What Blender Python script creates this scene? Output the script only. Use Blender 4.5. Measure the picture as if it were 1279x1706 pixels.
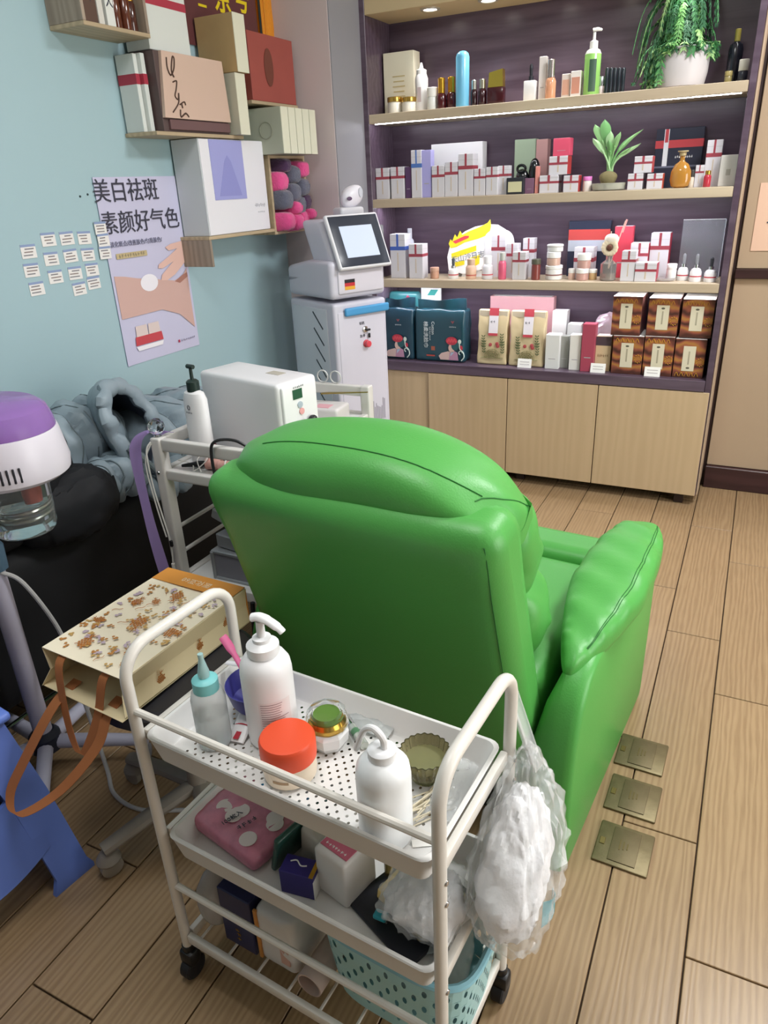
import bpy, bmesh, math, random
from mathutils import Vector, Matrix
random.seed(7)
R = math.radians
for o in list(bpy.data.objects): bpy.data.objects.remove(o)
SC = bpy.context.scene
COL = SC.collection

# ------------------------------------------------------------------ camera
cd = bpy.data.cameras.new('camera'); cam = bpy.data.objects.new('camera', cd); COL.objects.link(cam)
cd.sensor_fit = 'HORIZONTAL'; cd.sensor_width = 36.0; cd.lens = 1198.07 / 1279 * 36.0
cd.clip_start = 0.02; cd.clip_end = 50
_r = (0.89777878, 0.43837793, -0.04263852); _u = (-0.14694236, 0.38937235, 0.90928385); _b = (0.41521223, -0.81007034, 0.41398652)
cam.matrix_world = Matrix(((_r[0], _u[0], _b[0], 0), (_r[1], _u[1], _b[1], 0), (_r[2], _u[2], _b[2], 1.4), (0, 0, 0, 1)))
SC.camera = cam
# ------------------------------------------------------------------ world, light, exposure
w = bpy.data.worlds.new('world'); SC.world = w; w.use_nodes = True
w.node_tree.nodes['Background'].inputs[0].default_value = (0.75, 0.82, 0.9, 1)
w.node_tree.nodes['Background'].inputs[1].default_value = 0.35
SC.view_settings.view_transform = 'Standard'; SC.view_settings.look = 'None'
SC.view_settings.exposure = 0.14; SC.view_settings.gamma = 1.0; SC.view_settings.use_curve_mapping = False
def area(name, loc, sx, sy, power, col, rot=(0, 0, 0)):
    l = bpy.data.lights.new(name, 'AREA'); l.shape = 'RECTANGLE'; l.size = sx; l.size_y = sy; l.energy = power; l.color = col
    o = bpy.data.objects.new(name, l); COL.objects.link(o); o.location = loc; o.rotation_euler = rot
    return o
CEIL = 2.75
PANELS = [(0.65, 2.3, 52), (-0.7, 0.75, 14), (1.6, 0.6, 4)]     # ceiling light panels: x, y, watts
for i, (x, y, p) in enumerate(PANELS):
    area('ceiling_panel_light', (x, y, CEIL - 0.035), 0.56, 0.56, p, (0.955, 0.98, 1.0))
area('added_side_light', (2.26, 1.15, 1.25), 1.5, 1.7, 35, (1.0, 0.97, 0.9), (0, R(90), 0))  # added side light from the right, set at the unseen window

# ------------------------------------------------------------------ materials
def lin(h):
    if not isinstance(h, str): return (h[0], h[1], h[2], 1)
    h = h.lstrip('#'); o = []
    for i in (0, 2, 4):
        c = int(h[i:i+2], 16) / 255
        o.append(c / 12.92 if c <= 0.04045 else ((c + 0.055) / 1.055) ** 2.4)
    return (o[0], o[1], o[2], 1)
_mc = {}
def mat(col, rough=0.5, metal=0.0, trans=0.0, emit=0.0, bump=0.0, bscale=60.0, var=0.0, coat=0.0, alpha=1.0, ior=1.45, sheen=0.0, sss=0.0, name=None):
    key = (col, rough, metal, trans, emit, bump, bscale, var, coat, alpha, ior, sheen, sss)
    if key in _mc: return _mc[key]
    m = bpy.data.materials.new(name or 'mat_%s' % str(col)); m.use_nodes = True
    nt = m.node_tree; b = nt.nodes['Principled BSDF']
    b.inputs['Base Color'].default_value = lin(col); b.inputs['Roughness'].default_value = rough
    b.inputs['Metallic'].default_value = metal; b.inputs['Transmission Weight'].default_value = trans
    b.inputs['IOR'].default_value = ior; b.inputs['Alpha'].default_value = alpha
    if coat: b.inputs['Coat Weight'].default_value = coat; b.inputs['Coat Roughness'].default_value = 0.08
    if sheen: b.inputs['Sheen Weight'].default_value = sheen
    if sss: b.inputs['Subsurface Weight'].default_value = sss; b.inputs['Subsurface Radius'].default_value = (0.03, 0.03, 0.03)
    if emit: b.inputs['Emission Color'].default_value = lin(col); b.inputs['Emission Strength'].default_value = emit
    if bump or var:
        tc = nt.nodes.new('ShaderNodeTexCoord'); n = nt.nodes.new('ShaderNodeTexNoise')
        n.inputs['Scale'].default_value = bscale; n.inputs['Detail'].default_value = 4
        nt.links.new(tc.outputs['Object'], n.inputs['Vector'])
        if bump:
            bp = nt.nodes.new('ShaderNodeBump'); bp.inputs['Strength'].default_value = bump; bp.inputs['Distance'].default_value = 0.004
            nt.links.new(n.outputs['Fac'], bp.inputs['Height']); nt.links.new(bp.outputs['Normal'], b.inputs['Normal'])
        if var:
            r = nt.nodes.new('ShaderNodeMixRGB'); c = lin(col)
            r.inputs[1].default_value = tuple(max(0, x * (1 - var)) for x in c[:3]) + (1,)
            r.inputs[2].default_value = tuple(min(1, x * (1 + var)) for x in c[:3]) + (1,)
            nt.links.new(n.outputs['Fac'], r.inputs[0]); nt.links.new(r.outputs[0], b.inputs['Base Color'])
    _mc[key] = m
    return m
def wood(name, c1, c2, axis='Y', scale=1.0, rough=0.45, rand=0.0, bump=0.15):
    m = bpy.data.materials.new(name); m.use_nodes = True; nt = m.node_tree; b = nt.nodes['Principled BSDF']; L = nt.links.new
    tc = nt.nodes.new('ShaderNodeTexCoord'); mp = nt.nodes.new('ShaderNodeMapping')
    s = {'X': (1.2, 14, 14), 'Y': (14, 1.2, 14), 'Z': (14, 14, 1.2)}[axis]
    mp.inputs['Scale'].default_value = tuple(v * scale for v in s)
    oi = nt.nodes.new('ShaderNodeObjectInfo'); ad = nt.nodes.new('ShaderNodeVectorMath'); ad.operation = 'MULTIPLY_ADD'
    ad.inputs[1].default_value = (37, 53, 11); L(oi.outputs['Random'], ad.inputs[0]); L(tc.outputs['Object'], ad.inputs[2])
    L(ad.outputs[0], mp.inputs['Vector'])
    n = nt.nodes.new('ShaderNodeTexNoise'); n.inputs['Scale'].default_value = 3; n.inputs['Detail'].default_value = 6; n.inputs['Distortion'].default_value = 0.6
    L(mp.outputs[0], n.inputs['Vector'])
    wv = nt.nodes.new('ShaderNodeTexWave'); wv.wave_type = 'BANDS'; wv.bands_direction = 'X' if axis != 'X' else 'Y'
    wv.inputs['Scale'].default_value = 0.5; wv.inputs['Distortion'].default_value = 9; wv.inputs['Detail'].default_value = 3; wv.inputs['Detail Scale'].default_value = 1.2
    L(mp.outputs[0], wv.inputs['Vector'])
    mx = nt.nodes.new('ShaderNodeMath'); mx.operation = 'MULTIPLY_ADD'; mx.inputs[1].default_value = 0.45
    sc = nt.nodes.new('ShaderNodeMath'); sc.operation = 'MULTIPLY'; sc.inputs[1].default_value = 0.55
    L(n.outputs['Fac'], sc.inputs[0]); L(wv.outputs['Fac'], mx.inputs[0]); L(sc.outputs[0], mx.inputs[2])
    cr = nt.nodes.new('ShaderNodeValToRGB'); cr.color_ramp.elements[0].color = lin(c1); cr.color_ramp.elements[1].color = lin(c2)
    cr.color_ramp.elements[0].position = 0.15; cr.color_ramp.elements[1].position = 0.75
    L(mx.outputs[0], cr.inputs[0]); out = cr.outputs[0]
    if rand:
        hs = nt.nodes.new('ShaderNodeHueSaturation'); mr = nt.nodes.new('ShaderNodeMapRange')
        mr.inputs[3].default_value = 1 - rand; mr.inputs[4].default_value = 1 + rand
        L(oi.outputs['Random'], mr.inputs[0]); L(mr.outputs[0], hs.inputs['Value']); L(out, hs.inputs['Color']); out = hs.outputs[0]
    L(out, b.inputs['Base Color']); b.inputs['Roughness'].default_value = rough
    bp = nt.nodes.new('ShaderNodeBump'); bp.inputs['Strength'].default_value = bump; bp.inputs['Distance'].default_value = 0.002
    L(mx.outputs[0], bp.inputs['Height']); L(bp.outputs[0], b.inputs['Normal'])
    return m

# ------------------------------------------------------------------ mesh helpers
class MB:
    def __init__(s): s.v = []; s.f = []; s.m = []
    def add(s, vs, fs, mi=0, M=None):
        b = len(s.v)
        if M is not None: vs = [tuple(M @ Vector(p)) for p in vs]
        s.v += [tuple(p) for p in vs]; s.f += [tuple(b + i for i in f) for f in fs]
        s.m += ([mi] * len(fs) if not isinstance(mi, list) else mi); return s
    def box(s, c, d, mi=0, M=None):
        x, y, z = d[0]/2, d[1]/2, d[2]/2
        vs = [(c[0]+sx*x, c[1]+sy*y, c[2]+sz*z) for sz in (-1, 1) for sy in (-1, 1) for sx in (-1, 1)]
        return s.add(vs, [(0,2,3,1), (4,5,7,6), (0,1,5,4), (2,6,7,3), (0,4,6,2), (1,3,7,5)], mi, M)   # bottom,top,front(-y),back,left,right
    def bx(s, x0, x1, y0, y1, z0, z1, mi=0, M=None):
        return s.box(((x0+x1)/2, (y0+y1)/2, (z0+z1)/2), (x1-x0, y1-y0, z1-z0), mi, M)
    def rbox(s, c, d, r=0.004, seg=2, mi=0, M=None):
        bm = bmesh.new(); bmesh.ops.create_cube(bm, size=1)
        for v in bm.verts: v.co = Vector((v.co.x*d[0]+c[0], v.co.y*d[1]+c[1], v.co.z*d[2]+c[2]))
        r = min(r, min(d)*0.49)
        bmesh.ops.bevel(bm, geom=list(bm.edges), offset=r, segments=seg, profile=0.5, affect='EDGES')
        bm.verts.index_update()
        vs = [tuple(v.co) for v in bm.verts]; fs = [tuple(v.index for v in f.verts) for f in bm.faces]; bm.free()
        return s.add(vs, fs, mi, M)
    def lathe(s, prof, c=(0,0,0), seg=20, mi=0, M=None, cap0=True, cap1=True, sx=1.0, sy=1.0, ang0=0.0, rfun=None):
        vs = []; fs = []; n = len(prof)
        for (r, z) in prof:
            for k in range(seg):
                a = ang0 + 2*math.pi*k/seg; q = r*(rfun(a, z) if rfun else 1)
                vs.append((c[0]+q*sx*math.cos(a), c[1]+q*sy*math.sin(a), c[2]+z))
        mis = []
        for i in range(n-1):
            for k in range(seg):
                k2 = (k+1) % seg; fs.append((i*seg+k, i*seg+k2, (i+1)*seg+k2, (i+1)*seg+k)); mis.append(mi[i] if isinstance(mi, list) else mi)
        if cap0: fs.append(tuple(reversed(range(seg)))); mis.append(mi[0] if isinstance(mi, list) else mi)
        if cap1: fs.append(tuple((n-1)*seg+k for k in range(seg))); mis.append(mi[-1] if isinstance(mi, list) else mi)
        return s.add(vs, fs, mis, M)
    def cyl(s, p0, p1, r0, r1=None, seg=14, mi=0, M=None):
        return s.tube([p0, p1], [r0, r0 if r1 is None else r1], seg, mi, M)
    def tube(s, pts, r, seg=10, mi=0, M=None, closed=False, flat=None):
        P = [Vector(p) for p in pts]; n = len(P); rs = r if isinstance(r, (list, tuple)) else [r]*n
        T = []
        for i in range(n):
            if closed: t = P[(i+1) % n]-P[i-1]
            else: t = P[min(i+1, n-1)]-P[max(i-1, 0)]
            T.append(t.normalized() if t.length > 1e-9 else Vector((0,0,1)))
        up = Vector((0,0,1)) if abs(T[0].z) < 0.9 else Vector((1,0,0))
        u = T[0].cross(up).normalized(); vs = []; fs = []
        for i in range(n):
            u = (u - T[i]*u.dot(T[i])); u = u.normalized() if u.length > 1e-6 else T[i].orthogonal().normalized()
            v = T[i].cross(u)
            for k in range(seg):
                a = 2*math.pi*k/seg
                vs.append(tuple(P[i]+u*(rs[i]*math.cos(a))+v*(rs[i]*math.sin(a)*(flat or 1))))
        for i in range(n if closed else n-1):
            j = (i+1) % n
            for k in range(seg):
                k2 = (k+1) % seg; fs.append((i*seg+k, i*seg+k2, j*seg+k2, j*seg+k))
        if not closed: fs.append(tuple(reversed(range(seg)))); fs.append(tuple((n-1)*seg+k for k in range(seg)))
        return s.add(vs, fs, mi, M)
    def prism(s, poly, z0, z1, mi=0, M=None):
        """poly: list of (x,y) counter-clockwise; extruded along z"""
        n = len(poly); vs = [(x,y,z0) for x,y in poly]+[(x,y,z1) for x,y in poly]
        fs = [tuple(reversed(range(n))), tuple(range(n, 2*n))]+[(i,(i+1)%n,n+(i+1)%n,n+i) for i in range(n)]
        return s.add(vs, fs, mi, M)
    def grid(s, fn, nu, nv, mi=0, M=None, thick=0.0, wrapu=False):
        vs = [tuple(fn(i/(nu-1) if not wrapu else i/nu, j/(nv-1))) for j in range(nv) for i in range(nu)]
        fs = []
        for j in range(nv-1):
            for i in range(nu if wrapu else nu-1):
                i2 = (i+1) % nu; fs.append((j*nu+i, j*nu+i2, (j+1)*nu+i2, (j+1)*nu+i))
        if thick:
            b = len(vs); V = [Vector(p) for p in vs]; N = [Vector((0,0,0)) for _ in vs]
            for f in fs:
                nn = (V[f[1]]-V[f[0]]).cross(V[f[3]]-V[f[0]])
                for i in f: N[i] += nn
            vs += [tuple(V[i]-(N[i].normalized() if N[i].length > 0 else Vector((0,0,1)))*thick) for i in range(b)]
            fs2 = [tuple(b+i for i in reversed(f)) for f in fs]; rim = []
            for i in range(nu-1 if not wrapu else nu):
                i2 = (i+1) % nu; rim.append((i2, i, b+i, b+i2)); q = (nv-1)*nu; rim.append((q+i, q+i2, b+q+i2, b+q+i))
            if not wrapu:
                for j in range(nv-1):
                    rim.append((j*nu, (j+1)*nu, b+(j+1)*nu, b+j*nu)); q = nu-1; rim.append(((j+1)*nu+q, j*nu+q, b+j*nu+q, b+(j+1)*nu+q))
            fs = fs+fs2+rim
        return s.add(vs, fs, mi, M)
    def puff(s, c, d, n=(10,10,6), e=3.2, mi=0, M=None, fn=None):
        """closed soft block: a cube sphere pushed to a superellipsoid of exponent e"""
        bm = bmesh.new(); bmesh.ops.create_cube(bm, size=2)
        bmesh.ops.subdivide_edges(bm, edges=list(bm.edges), cuts=max(n)-1, use_grid_fill=True)
        bm.verts.index_update(); vs = []
        for v in bm.verts:
            p = [math.sin(q*math.pi/2*0.98) if abs(q) < 1 else q for q in v.co]
            L = (abs(p[0])**e+abs(p[1])**e+abs(p[2])**e)**(1/e); q = [x/L for x in p]
            q = Vector((q[0]*d[0]/2, q[1]*d[1]/2, q[2]*d[2]/2))
            if fn: q = Vector(fn(q))
            vs.append((q.x+c[0], q.y+c[1], q.z+c[2]))
        fs = [tuple(v.index for v in f.verts) for f in bm.faces]; bm.free()
        return s.add(vs, fs, mi, M)
    def rblock(s, c, d, r, n=12, mi=0, M=None, fn=None):
        """rounded box with a dense grid so that it can be bent"""
        bm = bmesh.new(); bmesh.ops.create_cube(bm, size=2)
        bmesh.ops.subdivide_edges(bm, edges=list(bm.edges), cuts=n-1, use_grid_fill=True)
        bm.verts.index_update(); vs = []; h = [x/2 for x in d]; r = min(r, min(h)*.98)
        for v in bm.verts:
            q = [0,0,0]
            for i in range(3):
                p = v.co[i]; inner = h[i]-r; k = 1-4.0/n
                a = abs(p); val = a/k*inner if a <= k else inner+(a-k)/(1-k)*r
                q[i] = math.copysign(val, p)
            inn = Vector([max(-(h[i]-r), min(h[i]-r, q[i])) for i in range(3)]); e = Vector(q)-inn
            if e.length > 1e-9:
                m_ = max(abs(x) for x in e); e = e.normalized()*m_
            q = inn+e
            if fn: q = Vector(fn(q))
            vs.append((q.x+c[0], q.y+c[1], q.z+c[2]))
        fs = [tuple(v.index for v in f.verts) for f in bm.faces]; bm.free()
        return s.add(vs, fs, mi, M)
    def holed(s, fn, nu, nv, hole=.55, hv=None, mi=0, wrapu=False, skip=None):
        """surface fn(u,v) of nu x nv cells, each pierced by an oval hole"""
        hv = hv or hole
        for i in range(nu):
            for j in range(nv):
                def P(a, b): return tuple(fn((i+.5+a/2)/nu, (j+.5+b/2)/nv))
                O = [(-1,-1),(0,-1),(1,-1),(1,0),(1,1),(0,1),(-1,1),(-1,0)]
                if skip and skip(i, j): s.add([P(*O[k]) for k in (0,2,4,6)], [(0,1,2,3)], mi); continue
                I = [(hole*math.cos(R(225+45*k)), hv*math.sin(R(225+45*k))) for k in range(8)]
                vs = [P(*o) for o in O]+[P(*q) for q in I]
                s.add(vs, [(k,(k+1)%8,8+(k+1)%8,8+k) for k in range(8)], mi)
        return s
    def mesh(s, name, mats, smooth=35):
        me = bpy.data.meshes.new(name); me.from_pydata(s.v, [], s.f)
        for m in (mats if isinstance(mats, (list, tuple)) else [mats]): me.materials.append(m)
        if any(s.m): me.polygons.foreach_set('material_index', s.m)
        bm = bmesh.new(); bm.from_mesh(me); bmesh.ops.recalc_face_normals(bm, faces=bm.faces); bm.to_mesh(me); bm.free()
        if smooth:
            me.polygons.foreach_set('use_smooth', [True]*len(me.polygons)); me.set_sharp_from_angle(angle=R(smooth))
        me.update(); return me
    def build(s, name, mats, parent=None, smooth=35, loc=None, rot=None, label=None):
        o = bpy.data.objects.new(name, s.mesh(name, mats, smooth)); COL.objects.link(o)
        if parent is not None: o.parent = parent
        if loc: o.location = loc
        if rot: o.rotation_euler = rot
        if label: o['label'] = label
        return o
def thing(name, label, cat, loc=(0,0,0), rz=0.0, group=None, rot=None):
    o = bpy.data.objects.new(name, None); COL.objects.link(o); o.location = loc
    o.rotation_euler = rot if rot else (0, 0, rz); o.empty_display_size = 0.05
    o['label'] = label; o['category'] = cat
    if group: o['group'] = group
    return o
def tag(o, label, cat, group=None):
    o['label'] = label; o['category'] = cat
    if group: o['group'] = group
    return o
def struct(o): o['kind'] = 'structure'; return o
def text_mb(body, size, depth=0.0006, align='CENTER', spacing=1.0, bold=0.0):
    cu = bpy.data.curves.new('txt', 'FONT'); cu.body = body; cu.size = size; cu.extrude = depth; cu.align_x = align; cu.align_y = 'CENTER'
    cu.space_character = spacing; cu.offset = bold; cu.resolution_u = 2
    o = bpy.data.objects.new('txt', cu); COL.objects.link(o)
    dg = bpy.context.evaluated_depsgraph_get(); dg.update(); ev = o.evaluated_get(dg); me = ev.to_mesh()
    b = MB(); b.v = [tuple(v.co) for v in me.vertices]; b.f = [tuple(p.vertices) for p in me.polygons]; b.m = [0]*len(b.f)
    ev.to_mesh_clear(); bpy.data.objects.remove(o); bpy.data.curves.remove(cu)
    return b
def put(b, M): b.v = [tuple(M @ Vector(p)) for p in b.v]; return b
def frame(o, x, y):
    """matrix taking local x,y onto world directions x,y and local z onto their cross product"""
    x = Vector(x).normalized(); z = x.cross(Vector(y)).normalized(); y = z.cross(x)
    return Matrix(((x.x, y.x, z.x, o[0]), (x.y, y.y, z.y, o[1]), (x.z, y.z, z.z, o[2]), (0,0,0,1)))
def write(body, size, M, m, parent, name='lettering', label=None, **k):
    b = put(text_mb(body, size, **k), M); return b.build(name, m, parent, smooth=0, label=label)
def marks(M, w_, h_, n, m, parent, name='printed_marks', seed=1):
    """a row of small strokes: print too fine to read"""
    rn = random.Random(seed); b = MB(); p = w_/n
    for i in range(n):
        x = -w_/2+p*(i+.5)
        b.box((x, 0, 0), (p*.7, h_*.16, .0004), M=M); b.box((x+p*rn.uniform(-.2,.2), rn.uniform(-.1,.1)*h_, 0), (p*.16, h_*.9, .0005), M=M)
        if rn.random() > .3: b.box((x, h_*rn.choice((-.35,.35)), 0), (p*.6, h_*.14, .0004), M=M)
    return b.build(name, m, parent, smooth=0)
def bez(pts, n=8):
    """smooth Catmull-Rom path through points"""
    P = [Vector(p) for p in pts]; out = []
    for i in range(len(P)-1):
        p0, p1, p2, p3 = P[max(i-1,0)], P[i], P[i+1], P[min(i+2,len(P)-1)]
        for k in range(n):
            t = k/n; out.append(0.5*((2*p1)+(p2-p0)*t+(2*p0-5*p1+4*p2-p3)*t*t+(3*p1-p0-3*p2+p3)*t**3))
    out.append(P[-1]); return out
def noise3(x, y, z):
    return math.sin(x*1.7+math.sin(y*2.3+1.1)*1.3)*math.cos(y*1.9+math.sin(z*1.7)*1.1)*math.cos(z*2.1+math.sin(x*1.3)*0.9)
WHITE = mat('#e4e2de', 0.35, name='white_paint'); PLASTIC = mat('#e9e8ea', 0.4, name='white_plastic'); CHROME = mat('#c9c9cc', 0.15, 1.0, name='chrome')
BLACKP = mat('#15161a', 0.4, name='black_plastic'); GLASS = mat('#eef2f2', 0.03, trans=1.0, ior=1.3, name='clear_glass')
INK = mat('#3a3a48', 0.6, name='dark_ink'); INKW = mat('#f0f0f0', 0.6, name='white_ink'); GOLD = mat('#d6ab48', 0.25, 1.0, name='gold'); PAPER = mat('#efeeea', 0.7, name='paper')
# ================================================================== structure
UYF = 3.57
XL, YC, YB = -2.0, 3.03, 3.576          # left wall, column front, back wall
X1, Y0 = 2.3, -1.3                      # room ends outside the picture
fl = struct(MB().bx(XL-0.1, X1+0.1, Y0-0.1, YB+0.1, -0.08, -0.008).build('floor', mat('#4a3a2c', 0.9, name='grout')))
WP = wood('plank_wood', '#8a7052', '#a08665', 'Y', 3.2, 0.34, 0.05, 0.10)
PW, PL = 0.1635, 0.868
pm = MB().rbox((0, 0, -0.006), (PW-0.0035, PL-0.0035, 0.012), 0.0012, 1).mesh('plank', WP)
k0 = int((XL+0.092)/PW)-2; cut = {}
for k in range(k0, 16):
    xa = max(XL, -0.092+k*PW); xb = min(X1, -0.092+(k+1)*PW)
    if xb-xa < 0.02: continue
    off = 1.35-0.2893*k; n0 = int((Y0-off)//PL)
    for n in range(n0, n0+9):
        ya = max(Y0, off+n*PL); yb = min(YB+0.06, off+(n+1)*PL)
        if yb-ya < 0.02: continue
        full = (xb-xa > PW-1e-4) and (yb-ya > PL-1e-4)
        if full: me = pm
        else: me = MB().rbox((0, 0, -0.006), (xb-xa-0.0035, yb-ya-0.0035, 0.012), 0.0012, 1).mesh('plank', WP)
        o = bpy.data.objects.new('plank', me); COL.objects.link(o); o.parent = fl; o.location = ((xa+xb)/2, (ya+yb)/2, 0)
AQUA = mat('#a1bdc5', 0.6, var=0.03, bscale=1.3, bump=0.05, name='aqua_paint')
struct(MB().bx(XL-0.1, XL, Y0-0.1, YB+0.2, -0.02, CEIL).build('wall_left', AQUA))
COLM = mat('#cdbfc0', 0.55, name='column_paint'); GREYM = mat('#8f8f96', 0.5, name='column_side_grey')
struct(MB().bx(XL, -1.705, YC, YB+0.1, -0.02, CEIL).build('wall_column', COLM))
struct(MB().bx(-1.7045, -1.700, YC+0.004, UYF, -0.02, CEIL).build('wall_column_side', GREYM))  # thin sheet giving the column side a darker grey
BEIGE = mat('#ad9880', 0.5, var=0.03, bscale=3, name='beige_panel'); DARKW = wood('dark_wood', '#2c1a1c', '#40282a', 'X', 1.0, 0.35, 0, 0.05)
wb = struct(MB().bx(-1.75, X1, YB+0.012, YB+0.1, -0.02, CEIL).build('wall_back', mat('#3a2826', 0.5, name='dark_joint')))
for i in range(4):
    x0 = -0.078+i*0.62
    MB().rbox((x0+0.305, YB+0.006, 0.538), (0.61, 0.012, 0.856), 0.002, 1).build('panel', BEIGE, wb)
    MB().rbox((x0+0.305, YB+0.006, 1.88), (0.61, 0.012, 1.745), 0.002, 1).build('panel', BEIGE, wb)
struct(MB().rbox(((X1-0.08)/2, YB-0.006, 0.987), (X1+0.08, 0.03, 0.038), 0.002, 1).build('trim_1', DARKW))
struct(MB().rbox(((X1-0.08)/2, YB-0.008, 0.054), (X1+0.08, 0.03, 0.108), 0.003, 1).build('baseboard_back', DARKW))
WARM = mat('#8f8880', 0.7, name='dimmed_unseen_wall')  # unseen walls, colour darkened to cut bounced light
struct(MB().bx(X1, X1+0.1, Y0-0.1, YB+0.1, -0.02, CEIL).build('wall_right', WARM))
wn = struct(MB().bx(X1-0.012, X1-0.002, 0.38, 1.92, 0.38, 2.12).build('added_window_1', mat('#eef2f6', 0.2, emit=1.6, name='added_window_glow')))  # unseen glowing window, added to go with the side light
fr = MB()
for y in (0.36, 1.15, 1.94): fr.bx(X1-0.03, X1-0.001, y-0.02, y+0.02, 0.36, 2.14)
for z in (0.36, 2.14): fr.bx(X1-0.03, X1-0.001, 0.34, 1.96, z-0.02, z+0.02)
fr.build('added_window_frame', mat('#b9b9b9', 0.4, name='added_window_frame_grey'), wn)
struct(MB().bx(XL-0.1, X1+0.1, Y0-0.1, Y0, -0.02, CEIL).build('wall_front', WARM))
struct(MB().bx(XL-0.1, X1+0.1, Y0-0.1, YB+0.1, CEIL, CEIL+0.1).build('ceiling', mat('#e8e6e2', 0.8, name='ceiling_white')))
for i, (x, y, p) in enumerate(PANELS):
    t = thing('ceiling_light', ['square ceiling light panel over the shelf aisle', 'square ceiling light panel over the white trolley', 'square ceiling light panel at the room front'][i], 'light', (x, y, CEIL), 0, 'square ceiling light panels')
    fr = MB()
    for sx, sy, dx, dy in ((0,-0.31,0.64,0.02), (0,0.31,0.64,0.02), (-0.31,0,0.02,0.6), (0.31,0,0.02,0.6)): fr.box((sx, sy, -0.012), (dx, dy, 0.024))
    fr.build('frame', WHITE, t); MB().box((0,0,-0.008), (0.6,0.6,0.012)).build('diffuser', mat('#fff8ee', 0.5, emit=3.0, name='lit_diffuser'), t)
# wall print at the right edge
t = thing('wall_print', 'pink paper notice on the beige wall panel at the right edge', 'poster', (0.09, YB-0.002, 1.21))
MB().box((0,0,0), (0.25, 0.003, 0.262)).build('sheet', mat('#d9b7a0', 0.7), t)
MB().box((-0.05,-0.0025,-0.02), (0.06, 0.002, 0.006)).build('print', INK, t)
# nail marks, tape line on the aqua wall
for i, (y, z) in enumerate(((1.852, 1.407), (1.885, 1.412))):
    tag(MB().cyl((XL-0.002, y, z), (XL+0.003, y, z), 0.004, 0.003, 8).build('wall_plug', mat('#39474a', 0.8)), ['left', 'right'][i]+' of two small dark plug holes on the aqua wall', 'hole', 'plug holes in the wall')

# ------------------------------------------------------------------ display unit
UX0, UX1, UY0, UY1 = -1.703, -0.1, 3.3, 3.56
DW = wood('mahogany', '#4b3c4a', '#625362', 'X', 1.5, 0.3, 0, 0.03); OAK = wood('pale_oak', '#b3a189', '#c6b69c', 'X', 1.0, 0.5, 0, 0.05)
DOORM = wood('cream_laminate', '#bda583', '#c4ac8a', 'Z', 1.2, 0.42, 0, 0.02)
u = thing('display_unit', 'tall dark wood shelving unit with pale shelves and beige cupboard base', 'shelf', ((UX0+UX1)/2, UY0, 0))
cx = (UX0+UX1)/2
def ub(x0, x1, y0, y1, z0, z1, name, m, r=0.0015):
    return MB().rbox(((x0+x1)/2-cx, (y0+y1)/2-UY0, (z0+z1)/2), (x1-x0, y1-y0, z1-z0), r, 1).build(name, m, u)
ub(UX0, UX1, UY1-0.012, UY1, 0.05, 2.4, 'back_panel', DW)
ub(UX0, UX0+0.028, UY0, UY1-0.013, 0.58, 2.4, 'upright', DW); ub(UX1-0.024, UX1, UY0, UY1-0.013, 0.05, 2.4, 'upright', DW)
ub(UX1+0.001, UX1+0.008, UY0+0.02, UY1, 0.05, 2.4, 'edge_strip', mat('#b59f88', 0.4))
for z, zi in ((1.652, 1), (1.30, 2), (0.941, 3)):
    s = ub(UX0+0.029, UX1-0.025, UY0, UY1-0.014, z, z+0.037, 'shelf_board', OAK)
    MB().box((0, 0.03 if zi == 1 else 0.065, z-(0.0012 if zi == 1 else 0.0003)), (UX1-UX0-0.09, 0.006 if zi == 1 else 0.012, 0.002 if zi == 1 else 0.001)).build('led_strip', mat('#f2f4ff', 0.4, emit=(40.0 if zi == 1 else 60.0), name='led_%d' % zi), s)
so = ub(UX0+0.029, UX1-0.025, UY0, UY1-0.014, 2.066, 2.4, 'soffit', mat('#c9b48e', 0.5, name='soffit_cream'))
for i in range(6):
    x = -1.397+0.256*i
    d = MB().lathe([(0.042,0.0), (0.042,-0.004), (0.03,-0.005), (0.028,-0.001)], (x-cx, 3.37-UY0, 2.066), 20, cap0=False, cap1=False).build('downlight', mat('#d8d4cc', 0.3, 0.6), so)
    MB().lathe([(0.028,-0.002), (0.0005,-0.0022)], (x-cx, 3.37-UY0, 2.066), 20).build('lamp_face', mat('#fff6e8', 0.4, emit=14.0, name='downlight_face'), d)
    l = bpy.data.lights.new('downlight_spot', 'SPOT'); l.energy = 5.5; l.spot_size = R(95); l.spot_blend = 0.7; l.shadow_soft_size = 0.025; l.color = (1, 0.97, 0.93)
    o = bpy.data.objects.new('downlight_spot', l); COL.objects.link(o); o.location = (x, 3.37, 2.055)
ub(UX0, UX1-0.025, UY0-0.008, UY1-0.014, 0.534, 0.58, 'counter', DW)
ub(UX0, UX1, UY0+0.012, UY1-0.014, 0.055, 0.533, 'carcass', mat('#3a2a26', 0.6, name='carcass_dark'))
xs = [-1.70, -1.405, -0.992, -0.566, -0.1]
for i in range(4):
    ub(xs[i]+0.002, xs[i+1]-0.002, UY0-0.006+(0.012 if i == 0 else 0), UY0+0.011, 0.052, 0.53, 'cupboard_door', DOORM)
ub(UX1-0.09, UX1-0.05, UY0+0.02, UY0+0.06, 0.0, 0.055, 'foot', mat('#2a1c1a', 0.5)); ub(UX0+0.05, UX0+0.09, UY0+0.02, UY0+0.06, 0.0, 0.055, 'foot', mat('#2a1c1a', 0.5))
ub(-0.95, -0.91, UY0+0.05, UY0+0.09, 0.0, 0.055, 'foot', mat('#2a1c1a', 0.5))
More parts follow.
